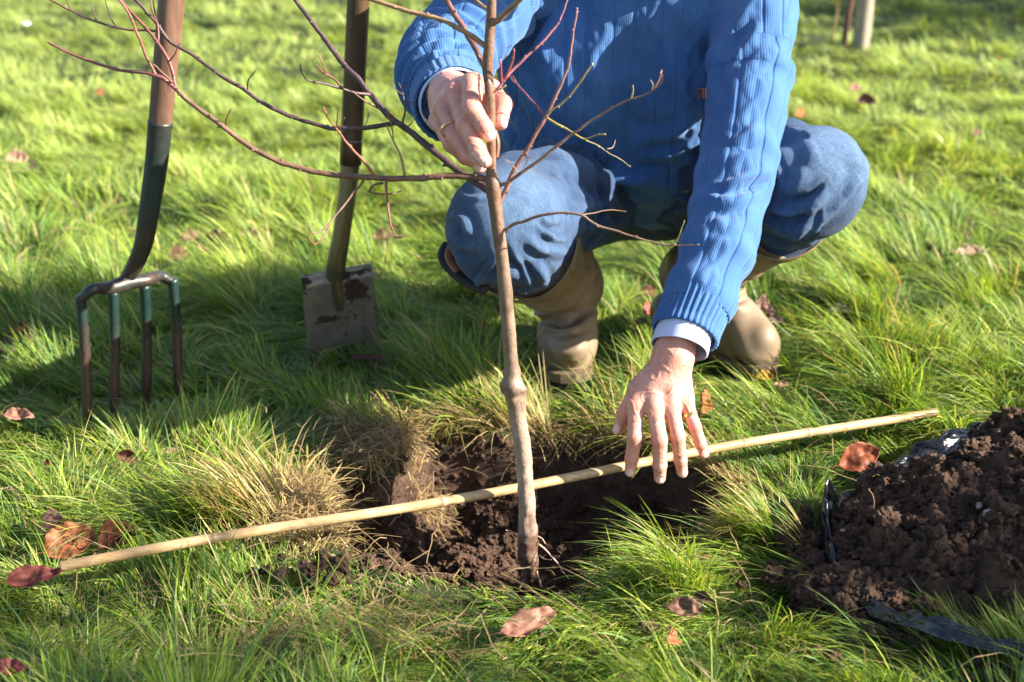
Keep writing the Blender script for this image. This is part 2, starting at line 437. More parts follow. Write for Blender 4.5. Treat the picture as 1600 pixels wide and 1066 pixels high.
    tw = a + np.pi / 2 + (r(n) - .5) * 1.6
    wv = np.stack([np.cos(tw), np.sin(tw), (r(n) - .5) * .8], 1); wv = nrm(wv)
    prof = np.array([.7, 1, .95, .75, .5][:seg] + [0]) if seg <= 5 else None
    prof = np.interp(np.linspace(0, 1, seg + 1), [0, .25, .6, .85, 1], [.65, 1, .85, .5, .04])
    A = C[:, :seg] - wv[:, None] * (wd[:, None] * prof[:seg])[..., None] * .5
    B = C[:, :seg] + wv[:, None] * (wd[:, None] * prof[:seg])[..., None] * .5
    nv = 2 * seg + 1
    V = np.zeros((n, nv, 3)); V[:, 0:2 * seg:2] = A; V[:, 1:2 * seg:2] = B; V[:, -1] = C[:, seg]
    base = (np.arange(n) * nv)[:, None]
    Q = np.concatenate([base + np.array([[2 * k, 2 * k + 1, 2 * k + 3, 2 * k + 2]]) for k in range(seg - 1)]) if seg > 1 else np.zeros((0, 4), int)
    Tt = base + np.array([[2 * seg - 2, 2 * seg - 1, 2 * seg]])
    # colours
    pal = np.array([[.20, .305, .030], [.35, .445, .060], [.088, .170, .030], [.53, .58, .17], [.46, .35, .17], [.27, .22, .07], [.20, .33, .10]])
    dn = np.clip(.5 + .9 * n2(x, y, 3.0, 2, 60.), 0, 1)
    u = r(n) * .75 + .25 * dn + .12 * (h2 - .5)
    dry = .08 + .14 * np.clip(n2(x, y, 4, 2, 70.), 0, 1) + .75 * rim * np.where(y > 1.58, 1, .25) * (.6 + .4 * (x < .4))
    dry = dry + .8 * np.exp(-(((x + .325) / .065) ** 2 + ((y - 1.70) / .06) ** 2)) + .35 * np.exp(-(((x + .20) / .12) ** 2 + ((y - 1.42) / .05) ** 2))
    ci = np.select([u < .28, u < .55, u < .72, u < .86], [2, 0, 6, 1], 3)
    isd = r(n) < dry; ci = np.where(isd, np.where(r(n) < .7, 4, 5), ci)
    c = pal[ci] * (.72 + .55 * r(n))[:, None]
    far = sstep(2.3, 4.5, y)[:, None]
    c = c * (1 - far) + (c * .5 + np.array([.42, .51, .15]) * .5) * far  # distant blades blend paler, sunlit highlights put into their colour
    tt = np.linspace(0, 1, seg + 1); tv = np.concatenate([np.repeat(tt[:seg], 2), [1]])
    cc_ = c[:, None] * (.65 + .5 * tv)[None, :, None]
    tipd = (r(n) < .25)[:, None, None] & (tv > .85)[None, :, None]
    cc_ = np.where(tipd, cc_ * .6 + np.array([.25, .19, .08]) * .4, cc_)
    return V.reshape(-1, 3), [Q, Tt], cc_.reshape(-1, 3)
def sample(n, y0, y1, mx=.12, grow=1.42):
    y = y0 + (y1 - y0) * rng.random(n); hw = (y * math.cos(PITCH) + CAM_H * math.sin(PITCH)) * .36 * grow + mx
    x = (rng.random(n) * 2 - 1); keep = rng.random(n) < hw / hw.max()
    x = x * hw; return x[keep], y[keep]
def keepf(x, y, p=.0):
    hr = hole_d(x, y); k = hr > 1.0 + .05 * rng.random(len(x))
    _, q = heapf(x, y); k &= q < -.02
    for a, b, rad in FEET: k &= segd(x, y, a, b) > rad
    k &= ~((segd(x, y, (.32, 1.50), (.46, 1.45)) < .05) & (rng.random(len(x)) < .7))
    # thin the grass under leaves and the straw clod
    return k
def grow_grass():
    parts = []
    for n, y0, y1, Lf, wf, seg, st in ((int(180000 * GD), 1.16, 1.9, .105, .0016, 5, 0), (int(156000 * GD), 1.9, 2.8, .115, .0018, 4, 0),
                                   (int(112000 * GD), 1.16, 2.6, .05, .0016, 3, 0),
                                   (int(180000 * GD), 2.8, 4.4, .105, .0027, 3, 0), (int(225000 * GD), 4.4, 8.5, .090, .0036, 3, 1),
                                   (int(40000 * GD), 8.5, 22, .11, .013, 2, 1)):
        x, y = sample(n, y0, y1); k = keepf(x, y); x, y = x[k], y[k]
        parts.append(blades(x, y, Lf, wf, seg, st))
    tq = .10 + .115 * rng.random(900); q_ = CA + (CB - CA) * tq[:, None]; parts.append(blades(q_[:, 0], q_[:, 1] - .012 - .05 * rng.random(900), .115, .0018, 5))
    tq = .968 + .05 * rng.random(350); q_ = CA + (CB - CA) * tq[:, None]; parts.append(blades(q_[:, 0], q_[:, 1] - .012 - .05 * rng.random(350), .12, .0018, 5))
    tq = rng.random(420); xx = .04 + .10 * tq; parts.append(blades(xx, 2.085 + .02 * rng.random(420), .075, .0018, 4)); xx = .36 + .09 * tq; parts.append(blades(xx, 2.135 + .02 * rng.random(420), .08, .0018, 4))
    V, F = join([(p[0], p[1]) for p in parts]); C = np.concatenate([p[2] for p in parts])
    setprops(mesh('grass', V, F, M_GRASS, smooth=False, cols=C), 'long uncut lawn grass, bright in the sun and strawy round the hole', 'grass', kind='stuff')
    print('grass', len(V), time.time() - T0)

# ------------------------------------------------------------------ crumbs of soil
ICO = []
def crumbs(P, S, sub=2, amp=.38):
    """deformed lumps at rows of P with sizes S"""
    if not ICO:
        for k in range(12):
            v, f = ico(2 if k < 8 else 4); v = v * (1 + .55 * fbm(v * 1.2 + 31 * k, 2)[:, None] + .42 * fbm(v * 2.6 + 3 * k, 2)[:, None]) * np.array([1.15, .9, .75]) + (0 if k < 8 else .09) * nrm(v) * (fbm(v * 7 + k, 3) + .6 * fbm(v * 16 + k, 2))[:, None]; ICO.append((v, f))
    out = []
    kind = rng.integers(0, 8, len(P)); kind = np.where(S > .0062, 8 + kind % 4, kind)
    for k in range(12):
        m = kind == k; p, s = P[m], S[m]; v, f = ICO[k]; n = len(p)
        if not n: continue
        q = rng.normal(size=(n, 4)); q /= np.linalg.norm(q, axis=1)[:, None]; a, b, c, d = q.T
        Rm = np.stack([1 - 2 * (c * c + d * d), 2 * (b * c - a * d), 2 * (b * d + a * c), 2 * (b * c + a * d), 1 - 2 * (b * b + d * d), 2 * (c * d - a * b), 2 * (b * d - a * c), 2 * (c * d + a * b), 1 - 2 * (b * b + c * c)], 1).reshape(n, 3, 3)
        W = np.einsum('nij,vj->nvi', Rm, v) * (s[:, None, None] * np.array([1, 1, .8])) + p[:, None]
        out.append((W.reshape(-1, 3), (f[None] + (np.arange(n) * len(v))[:, None, None]).reshape(-1, 3)))
    return join(out)
# loose earth in the hole
n = 9000; x = HC[0] + (rng.random(n) * 2 - 1) * .30; y = HC[1] + (rng.random(n) * 2 - 1) * .24
k = hole_d(x, y) < 1.04; x, y = x[k], y[k]
s = .0016 + .006 * rng.random(len(x)) ** 4
big = np.exp(-(((x + .17) / .08) ** 2 + ((y - 1.62) / .10) ** 2)) + np.exp(-(((x + .10) / .06) ** 2 + ((y - 1.78) / .05) ** 2)) + .7 * np.exp(-(((x - .24) / .04) ** 2 + ((y - 1.68) / .1) ** 2))
s = s * (1 + .9 * big * rng.random(len(x)))
V, F = crumbs(np.stack([x, y, ground(x, y) + s * .35], 1), s)
setprops(mesh('loose_earth', V, F, M_SOIL), 'crumbly dark brown earth lining the planting hole', 'earth', kind='stuff')
# crumbs spilt on the grass beside the heap
n = 900; x = .435 + rng.normal(size=n) * .045; y = 1.50 + rng.normal(size=n) * .045; s = .002 + .011 * rng.random(n) ** 4
V1 = crumbs(np.stack([x, y, np.maximum(ground(x, y) + .022, -.02 + heapf(x, y)[0] * .9) + s * .3], 1), s)
n = 160; x = .46 + rng.normal(size=n) * .10; y = 1.32 + rng.normal(size=n) * .05; s = .002 + .008 * rng.random(n) ** 3
V2 = crumbs(np.stack([x, y, ground(x, y) + .02 + s * .3], 1), s)
n = 40; x = .385 + rng.normal(size=n) * .02; y = 1.615 + rng.normal(size=n) * .03; s = .003 + .012 * rng.random(n) ** 2
V3 = crumbs(np.stack([x, y, ground(x, y) + .028 + s * .3], 1), s)
n = 45; x = -.24 + rng.normal(size=n) * .035; y = 1.53 + rng.normal(size=n) * .012; s = .002 + .008 * rng.random(n) ** 2
V4 = crumbs(np.stack([x, y, ground(x, y) + .03 + s * .3], 1), s)
V, F = join([V1, V2, V3, V4])
setprops(mesh('spilt_earth', V, F, M_SOIL), 'crumbs of earth spilt in the grass round the hole and heap', 'earth', kind='stuff')

# ------------------------------------------------------------------ soil heap
hx = np.arange(.30, 1.32, .0042); hy = np.arange(1.34, 2.0, .0042)
X, Y = np.meshgrid(hx, hy, indexing='ij'); xs, ys = X.ravel(), Y.ravel()
hz, q = heapf(xs, ys)
P = np.stack([xs, ys, hz], 1)
lump = .020 * fbm(P * 10, 3) + .030 * (np.abs(fbm(P * 21 + 9, 3)) - .2) + .011 * np.abs(fbm(P * 70, 3)) + .006 * np.abs(fbm(P * 160, 2))
zz = -.03 + hz + lump * sstep(-.02, .18, q); zz = np.where(q < -.03, -.09, zz)
nx, ny = len(hx), len(hy); i, j = np.meshgrid(np.arange(nx - 1), np.arange(ny - 1), indexing='ij')
Q = np.stack([i * ny + j, (i + 1) * ny + j, (i + 1) * ny + j + 1, i * ny + j + 1], -1).reshape(-1, 4)
Q = Q[(q[Q] > -.05).all(1)]
hp = thing('soil_heap', 'heap of dark crumbly soil dug from the hole, lying on black plastic', 'soil heap', (.8, 1.62, -.03))
mesh('mound', np.stack([xs, ys, zz], 1), Q, M_SOIL, hp)
n = 30000; ii = rng.integers(0, len(xs), n); ok = q[ii] > .0; ii = ii[ok]
s = .0011 + .0095 * rng.random(len(ii)) ** 8; bigc = rng.random(len(ii)) < .0035; s = np.where(bigc, .010 + .011 * rng.random(len(ii)), s); Pq = np.stack([xs[ii], ys[ii], zz[ii] + s * .25], 1) + rng.normal(size=(len(ii), 3)) * [.002, .002, 0]
V, F = crumbs(Pq, s)
setprops(mesh('crumbs', V, F, M_SOIL, hp), kind='stuff')
def hgt(x, y): x, y = np.array([x]), np.array([y]); return float(-.03 + heapf(x, y)[0][0])

# black plastic sheet: flat under the heap, its edges rolled and crumpled
m, nt, b = mat('black_plastic'); b.inputs['Base Color'].default_value = (.006, .0065, .009, 1); b.inputs['Roughness'].default_value = .17
b.inputs['Specular IOR Level'].default_value = .6
bump(nt, b, noiseN(nt, 45, 4, .6, objco(nt, 1, 2.5, 1), .6), .5, .006); M_PLASTIC = m
def fold(pts, wr, hr, seed, n=90, seg=20):
    C = spline(np.array(pts), n); C = C + .006 * np.stack([fbm(C * 14 + seed + 9 * k, 2) for k in range(3)], 1)
    s = np.linspace(0, 1, n); env = np.clip(np.minimum(s, 1 - s) * 9, .12, 1) ** .6
    T, Nn, B = frames(C, (0, 0, 1)); th = np.linspace(0, 2 * np.pi, seg, endpoint=False)
    V = C[:, None] + (Nn[:, None] * np.cos(th)[None, :, None] * hr + B[:, None] * np.sin(th)[None, :, None] * wr) * env[:, None, None]
    V = V.reshape(-1, 3); d = fbm(V * np.array([22, 22, 40]) + seed, 3)
    cen = np.repeat(C, seg, 0); V = cen + (V - cen) * (1 + .5 * d[:, None])
    i, j = np.meshgrid(np.arange(n - 1), np.arange(seg), indexing='ij'); j2 = (j + 1) % seg
    return V, [np.stack([i * seg + j, i * seg + j2, (i + 1) * seg + j2, (i + 1) * seg + j], -1).reshape(-1, 4)]
def film(pts, w_, h, seed, n=160, seg=34, lean=0.):
    """a crumpled ribbon of thin film standing up in a soft ridge"""
    C = spline(np.array(pts), n); T, Nn, B = frames(C, (0, 0, 1)); t = np.linspace(-1, 1, seg)[None, :, None]
    s = np.linspace(0, 1, n)[:, None, None]; L0 = np.linalg.norm(np.diff(C, axis=0), axis=1).sum()
    q = np.concatenate([s * L0 + 0 * t, t * w_ + 0 * s, 0 * s * t + seed], 2).reshape(-1, 3)
    rid = (np.abs(fbm(q * [16, 60, 1], 3)).reshape(n, seg, 1) - .25); wob = fbm(q * [22, 5, 1] + 40, 2).reshape(n, seg, 1); wid = 1 + .35 * fbm(np.stack([s[:, 0, 0] * L0 * 18, s[:, 0, 0] * 0 + seed, s[:, 0, 0] * 0], 1), 2)[:, None, None]
    V = C[:, None] + B[:, None] * (t * w_ * wid + lean * (1 - np.abs(t)) * h + .35 * w_ * wob) + Nn[:, None] * (h * wid * (1 - np.abs(t) ** 1.3) + h * 1.1 * rid * (1.1 - np.abs(t)) - .006)
    i, j = np.meshgrid(np.arange(n - 1), np.arange(seg - 1), indexing='ij')
    return V.reshape(-1, 3), [np.stack([i * seg + j, i * seg + j + 1, (i + 1) * seg + j + 1, (i + 1) * seg + j], -1).reshape(-1, 4)]
fs = []
fs.append(film([G(1340, 756, -.01), G(1392, 732, .012), G(1440, 706, .02), G(1490, 688, .022), G(1560, 678, .02), G(1640, 670, .02), G(1700, 668, .0)], .034, .011, 3))
fs.append(film([G(1425, 715, .012), G(1470, 692, .03), G(1530, 676, .03), G(1570, 676, .01)], .022, .014, 13))
fs.append(film([G(1300, 768, -.01), G(1291, 800, .0), G(1296, 850, .0), G(1308, 900, -.01)], .010, .022, 23, lean=.3))
fs.append(film([G(1345, 940, -.01), G(1400, 958, .01), G(1470, 978, .018), G(1540, 1000, .014), G(1610, 1010, .012), G(1760, 1020, .0)], .015, .016, 33, lean=.4))
# crumpled apron in front of the roll
ax_, ay_ = np.meshgrid(np.linspace(.36, .95, 110), np.linspace(1.27, 1.95, 120), indexing='ij'); xs2, ys2 = ax_.ravel(), ay_.ravel()
P2 = np.stack([xs2, ys2, 0 * xs2], 1)
_, q2 = heapf(xs2, ys2)
z2 = -.028 + .018 * np.abs(fbm(P2 * 16 + 4, 3)) + .004
z2 = np.where(q2 > .1, -.045, z2)
i, j = np.meshgrid(np.arange(109), np.arange(119), indexing='ij'); Qa = np.stack([i * 120 + j, (i + 1) * 120 + j, (i + 1) * 120 + j + 1, i * 120 + j + 1], -1).reshape(-1, 4)
g1, g2 = G(1352, 965), G(1480, 1030)
qin = (q2 + .10 * n2(xs2, ys2, 7, 2, 8.) > -.20) & (xs2 > .42)
Qa = Qa[qin[Qa].all(1)]
fs.append((np.stack([xs2, ys2, z2], 1), [Qa]))
V, F = join(fs)
setprops(mesh('plastic_sheet', V, F, M_PLASTIC, org=(.7, 1.5, -.03)), 'crumpled black plastic sheet spread under the soil heap', 'plastic sheet')
# flint in the heap
m, nt, b = mat('flint'); L(nt, ramp(nt, noiseN(nt, 60, 5, .7, objco(nt)), [(.35, (.12, .09, .075)), (.55, (.30, .25, .21)), (.75, (.48, .43, .38))]), b.inputs['Base Color']); M_FLINT = m
def stone(px, py, s, lab, zoff=.0, d=None):
    c = PD(px, py, d) if d else None
    if c is None:
        for Yt in np.arange(1.3, 1.95, .004):
            c = PY(px, py, Yt)
            if c[2] < hgt(c[0], c[1]) + zoff: break
    v, f = ico(3); v = v * (1 + .35 * fbm(v * 1.5 + px, 3)[:, None]) * s * np.array([1, .8, 1.1])
    setprops(mesh('stone', v + c, f, M_FLINT, org=c), lab, 'stone', 'flints in the dug soil')
stone(1548, 812, .013, 'pale flint the size of a walnut in the face of the soil heap')
stone(1530, 790, .0045, 'small pale chip of flint just above the biggest flint in the heap')
stone(1378, 905, .005, 'tiny white flint low in the heap above the front plastic roll')
# ------------------------------------------------------------------ materials of the tools
def m_wood(name, c1, c2, rough=.45):
    m, nt, b = mat(name); v = objco(nt, 60, 60, 3.2)
    n1 = noiseN(nt, 1.6, 6, .65, v, .6); n2_ = noiseN(nt, 9, 3, .6, objco(nt))
    L(nt, mixc(nt, .5, ramp(nt, n1, [(.3, c1), (.7, c2)]), ramp(nt, n2_, [(.35, (.45, .42, .4)), (.65, (1, 1, 1))]), 'MULTIPLY'), b.inputs['Base Color'])
    b.inputs['Roughness'].default_value = rough; bump(nt, b, n1, .35, .001); return m
M_ASH = m_wood('weathered_ash', (.075, .036, .022), (.21, .115, .075), .5)
M_DARKWOOD = m_wood('dark_varnished_wood', (.035, .020, .012), (.13, .075, .04), .32)
m, nt, b = mat('green_painted_steel'); v = objco(nt)
rust = ramp(nt, noiseN(nt, 120, 4, .7, v), [(.3, (.030, .014, .012)), (.7, (.085, .045, .036))])
green = ramp(nt, noiseN(nt, 40, 4, .7, v), [(.3, (.005, .020, .019)), (.7, (.012, .038, .035))])
wear = math_(nt, 'ADD', attr(nt, 'wear'), math_(nt, 'MULTIPLY', math_(nt, 'SUBTRACT', noiseN(nt, 45, 5, .7, v), .5), 2.2))
wv = N(nt, 'ShaderNodeClamp'); L(nt, wear, wv.inputs[0])
L(nt, mixc(nt, wv.outputs[0], green, rust), b.inputs['Base Color']); b.inputs['Roughness'].default_value = .42; b.inputs['Metallic'].default_value = .15
bump(nt, b, noiseN(nt, 260, 3, .7, v), .4, .001); M_GREEN = m
m, nt, b = mat('worn_steel'); v = objco(nt)
steel = ramp(nt, noiseN(nt, 35, 5, .7, v), [(.3, (.13, .112, .092)), (.7, (.27, .235, .195))])
mud = ramp(nt, noiseN(nt, 200, 4, .7, v), [(.3, (.018, .008, .006)), (.8, (.06, .03, .02))])
mm = math_(nt, 'ADD', attr(nt, 'mud'), math_(nt, 'MULTIPLY', math_(nt, 'SUBTRACT', noiseN(nt, 30, 6, .72, v), .5), 2.7))
mk = ramp(nt, mm, [(.50, (0, 0, 0)), (.56, (1, 1, 1))])
L(nt, mixc(nt, mk, steel, mud), b.inputs['Base Color']); L(nt, math_(nt, 'MULTIPLY', math_(nt, 'SUBTRACT', 1.0, mk), .35), b.inputs['Metallic'])
L(nt, math_(nt, 'MULTIPLY_ADD', mk, .5, .36), b.inputs['Roughness']); bump(nt, b, mk, .5, .0015); M_STEEL = m
m, nt, b = mat('steel_shaft'); b.inputs['Metallic'].default_value = .85; b.inputs['Roughness'].default_value = .3
L(nt, ramp(nt, noiseN(nt, 30, 4, .7, objco(nt, 1, 1, .3)), [(.3, (.15, .13, .095)), (.7, (.34, .30, .22))]), b.inputs['Base Color']); M_SHAFT = m

def dgrip(top, axis_, w, mt, par, name='grip'):
    """forked wooden D-grip above the frame"""
    side = np.array([1., 0, 0]); t = top
    a = []
    for s in (-1, 1):
        P = spline([t - axis_ * .05, t + axis_ * .01 + side * s * .022, t + axis_ * .06 + side * s * w, t + axis_ * .115 + side * s * w], 16)
        a.append(tube(P, .011, 12))
    a.append(tube(spline([t + axis_ * .10 - side * (w + .012), t + axis_ * .10 + side * (w + .012)], 10), .014, 14))
    V, F = join(a); mesh(name, V, F, mt, par)

# ---- garden fork
bf = G(195, 618, 0)
fk = thing('garden_fork', 'garden fork with weathered wooden shaft and worn green steel head, tines in the grass', 'fork', bf)
Yf = 2.03
hA, hB = PY(250, 196, Yf), PY(268, 0, Yf); ax = nrm(hB - hA); top = hA + ax * .62
V, F = tube(spline([hA - ax * .03, hA, hB, top], 30), np.interp(np.linspace(0, 1, 30), [0, .3, 1], [.0165, .0185, .0175]), 24); mesh('handle', V, F, M_ASH, fk)
dgrip(top, ax, .045, M_ASH, fk)
crot = PY(196, 440, Yf + .015)
C = spline([hA + ax * .006, PY(245, 250, Yf), PY(233, 330, Yf), PY(223, 385, Yf + .003), PY(209, 418, Yf + .01), crot], 44); s = np.linspace(0, 1, 44)
V, F = tube(C, np.interp(s, [0, .03, .5, .8, .93, 1], [.0183, .0177, .0155, .0132, .012, .0115]), 24)
mesh('socket', V, F, M_GREEN, fk, attrs={'wear': .30 + .35 * sstep(.3, .26, V[:, 2])})
# head yoke and tines
tx = [(126, 462, 137, 650), (177, 455, 178, 634), (226, 446, 229, 612), (270, 436, 279, 602)]
Yt = [Yf - .05, Yf - .012, Yf + .028, Yf + .065]
yoke = spline([PY(128, 466, Yt[0]), PY(140, 455, Yt[0]), PY(176, 449, Yt[1]), PY(200, 442, Yf + .01), PY(228, 438, Yt[2]), PY(256, 433, Yt[3]), PY(268, 441, Yt[3])], 50)
V, F = tube(yoke, np.interp(np.linspace(0, 1, 50), [0, .2, .45, .6, 1], [.0078, .0085, .0125, .0105, .0075]), 16)
yk = mesh('yoke', V, F, M_GREEN, fk, attrs={'wear': np.full(len(V), .5)})
for k, (a, b_, c, d) in enumerate(tx):
    p0 = PY(a, b_, Yt[k]); g = G(c, d, .0); g2 = g + nrm(g - p0) * .05
    C = spline([p0, p0 * .55 + g * .45 + np.array([0, .006, 0]), g, g2], 26); s = np.linspace(0, 1, 26)
    V, F = tube(C, np.interp(s, [0, .75, 1], [.0078, .0075, .002]), 8, rf=lambda th, s_: 1 + .10 * np.cos(4 * th))
    mesh('tine', V, F, M_GREEN, fk, attrs={'wear': sstep(.17, .05, V[:, 2]) * 1.1 - .15 + (.30 if k == 0 else 0)})
# ---- spade
bs = G(530, 548, 0)
sp = thing('garden_spade', 'small garden spade with dark wooden shaft and muddy steel blade pushed into the turf', 'spade', bs)
Ys = 2.24
wA, wB = PY(549, 228, Ys), PY(560, 0, Ys); ax = nrm(wB - wA); top = wA + ax * .60
V, F = tube(spline([wA - ax * .03, wA, wB, top], 24), .0178, 24); mesh('handle', V, F, M_DARKWOOD, sp)
dgrip(top, ax, .042, M_DARKWOOD, sp)
tl, tr, br, bl = PY(471, 443, Ys - .012), PY(581, 424, Ys + .02), G(592, 530, 0), G(479, 545, 0)
dn = nrm((bl + br) / 2 - (tl + tr) / 2); br2, bl2 = br + dn * .03, bl + dn * .03
C = spline([wA + ax * .012, PY(543, 300, Ys), PY(533, 370, Ys), PY(524, 432, Ys + .004), PY(531, 485, Ys + .004)], 40); s = np.linspace(0, 1, 40)
V, F = tube(C, np.interp(s, [0, .04, .5, .75, 1], [.0182, .0165, .0145, .0135, .003]), 24, rb=np.interp(s, [0, .04, .5, .75, 1], [.0182, .0165, .0145, .0165, .006]))
mesh('shaft', V, F, M_SHAFT, sp)
nu, nv = 40, 50; u, v = np.meshgrid(np.linspace(0, 1, nu), np.linspace(0, 1, nv), indexing='ij'); u, v = u.ravel()[:, None], v.ravel()[:, None]
S = (tl * (1 - u) + tr * u) * (1 - v) + (bl2 * (1 - u) + br2 * u) * v
nb_ = nrm(np.cross(tr - tl, bl - tl)); nb_ = nb_ if nb_[1] < 0 else -nb_
bul = .010 * np.exp(-((u - .5) / .16) ** 2) * (1 - v) + .010 * (np.abs(u - .5) * 2) ** 2
S = S + nb_ * bul; S += nb_ * (-.010 * np.exp(-(v / .02) ** 2)) + np.array([0, 0, .008]) * np.exp(-(v / .03) ** 2) * (np.abs(u - .5) > .12)
B2 = S - nb_ * .003
i, j = np.meshgrid(np.arange(nu - 1), np.arange(nv - 1), indexing='ij'); Q = np.stack([i * nv + j, i * nv + j + 1, (i + 1) * nv + j + 1, (i + 1) * nv + j], -1).reshape(-1, 4); n = nu * nv
ring = [i * nv for i in range(nu)] + [(nu - 1) * nv + j for j in range(1, nv)] + [i * nv + nv - 1 for i in range(nu - 2, -1, -1)] + [j for j in range(nv - 2, 0, -1)]
ring = np.array(ring); r2 = np.roll(ring, -1); E = np.stack([ring, r2, r2 + n, ring + n], 1)
md = .62 * np.exp(-(((u - .76) / .24) ** 2 + ((v - .18) / .17) ** 2)) + .66 * np.exp(-(((u - .38) / .30) ** 2 + ((v - .48) / .07) ** 2)) + .16 - .15 * (v > .7) + .3 * (v < .04) + .06
bl_ = mesh('blade', np.concatenate([S, B2]), [Q, Q[:, ::-1] + n, E], M_STEEL, sp, attrs={'mud': np.concatenate([md.ravel()] * 2)})
for a, b_ in ((0, .38), (.62, 1)):
    V, F = tube(spline([tl * (1 - a) + tr * a, tl * (1 - b_) + tr * b_], 12) + nb_ * -.006 + np.array([0, 0, .0045]), .0036, 10, rb=.007)
    mesh('tread', V, F, M_STEEL, sp, attrs={'mud': np.full(len(V), .25)})
print('tools', time.time() - T0)

# ------------------------------------------------------------------ bamboo cane
m, nt, b = mat('bamboo'); v = objco(nt)
fib = noiseN(nt, 3, 4, .6, objco(nt, 3, 90, 90)); blot = noiseN(nt, 9, 4, .6, v)
cc = ramp(nt, fib, [(.3, (.34, .225, .11)), (.7, (.56, .405, .225))]); cc = mixc(nt, .8, cc, ramp(nt, blot, [(.35, (.62, .55, .45)), (.6, (1, 1, 1))]), 'MULTIPLY')
cc = mixc(nt, attr(nt, 'node_dark'), cc, (.12, .075, .04)); L(nt, cc, b.inputs['Base Color']); b.inputs['Roughness'].default_value = .42
bump(nt, b, fib, .25, .0006); M_BAMBOO = m
nC = 400; C = CA + (CB - CA) * np.linspace(0, 1, nC)[:, None]; Lc = np.linalg.norm(CB - CA); s = np.linspace(0, Lc, nC)
def pxs(px, py):                                         # where along the cane a pixel's node sits
    r = ray(px, py); best = min(range(nC), key=lambda k: abs((C[k][0]) / ((C[k] - CC) @ CF) * FPX + 800 - px)); return s[best]
nodes = [pxs(688, 790), pxs(1018, 745), pxs(1262, 685), pxs(330, 848)]
C = C + np.stack([0 * s, .003 * np.sin(s * 7 + 1), .002 * np.sin(s * 9)], 1); rad = np.full(nC, .0065); nd = np.zeros(nC)
for k, q_ in enumerate(nodes):
    rad += .0011 * np.exp(-((s - q_) / .0035) ** 2) - .0008 * np.exp(-((s - q_ - .010) / .006) ** 2); nd += .75 * np.exp(-((s - q_) / .0022) ** 2) + .25 * np.exp(-((s - q_ - .012) / .010) ** 2)
V, F = tube(C, rad, 20, ref=(0, 0, 1)); ndv = np.concatenate([np.repeat(np.clip(nd, 0, 1), 20), [.8, .8]])
setprops(mesh('bamboo_cane', V, F, M_BAMBOO, attrs={'node_dark': ndv}, org=tuple(CA)), 'straight bamboo cane laid across the planting hole to mark ground level', 'cane')

# ------------------------------------------------------------------ the sapling
m, nt, b = mat('young_bark'); v = objco(nt)
bn = noiseN(nt, 90, 5, .7, objco(nt, 1, 1, .45)); lent = noiseN(nt, 420, 2, .5, v)
cc = mixc(nt, .85, attr(nt, 'Col', 'Color'), ramp(nt, bn, [(.3, (.5, .47, .45)), (.5, (1, 1, 1)), (.75, (1.5, 1.4, 1.3))]), 'MULTIPLY')
L(nt, mixc(nt, ramp(nt, lent, [(.66, (0, 0, 0)), (.72, (.6, .6, .6))]), cc, (.38, .27, .17)), b.inputs['Base Color'])
b.inputs['Roughness'].default_value = .5; bump(nt, b, math_(nt, 'ADD', bn, lent), .5, .0012); M_BARK = m
Yst = 1.645
SP = [(764, -190, 7), (766, -60, 8), (768, 10, 7.5), (766, 40, 7.8), (764, 75, 8.2), (762, 105, 8.6), (764, 130, 8), (766, 160, 8), (767, 200, 7.5), (768, 245, 7.3), (768, 270, 8.2), (770, 288, 11.5), (774, 320, 10.5), (780, 370, 10), (785, 410, 10.2),
      (790, 460, 11), (795, 520, 11), (799, 570, 11.5), (801, 588, 14.5), (803, 604, 18.5), (806, 622, 16), (809, 650, 13.6), (815, 690, 13.4), (819, 730, 12.8), (823, 780, 13), (825, 830, 14.5), (826, 862, 15), (827, 885, 13.5), (829, 905, 9), (831, 915, 3)]
D0 = (PY(770, 300, Yst) - CC) @ CF
def sd_(px, py): return (PY(px, py, Yst) - CC) @ CF
A_ = []
for px, py, r in SP: p = PY(px, py, Yst); A_.append([*p, r * sd_(px, py) / FPX])
K = spline(A_, 420)
V, F = tube(K[:, :3], K[:, 3], 22)
cen = np.concatenate([np.repeat(K[:, :3], 22, 0), K[:1, :3], K[-1:, :3]])
dd = fbm(V * np.array([55, 55, 40]), 3); kn = np.exp(-(((V[:, 2] - PY(803, 606, Yst)[2]) / .016) ** 2)); lowr = sstep(.12, .0, V[:, 2])
V = cen + (V - cen) * (1 + (.07 + .42 * kn + .16 * lowr) * dd + kn * .25 * np.clip(noise3(V * 90), 0, 1) + .05 * noise3(V * 220))[:, None]
zc = V[:, 2]; up = np.array([.15, .085, .055]); mid = np.array([.18, .12, .085]); low = np.array([.30, .215, .17]); mudc = np.array([.10, .055, .038])
kz = lambda py: PY(790, py, Yst)[2]
c = up + (mid - up) * sstep(kz(300), kz(500), zc)[:, None]; c = c + (low - c) * sstep(kz(600), kz(680), zc)[:, None]
ms = np.clip(sstep(kz(790), kz(850), zc) + .8 * fbm(V * 40, 3) * sstep(kz(740), kz(800), zc), 0, 1); c = c + (mudc - c) * ms[:, None]
tree = thing('sapling', 'young bare fruit tree sapling held upright in the planting hole', 'sapling', PY(829, 905, Yst))
tk = mesh('trunk', V, F, M_BARK, tree, cols=c)
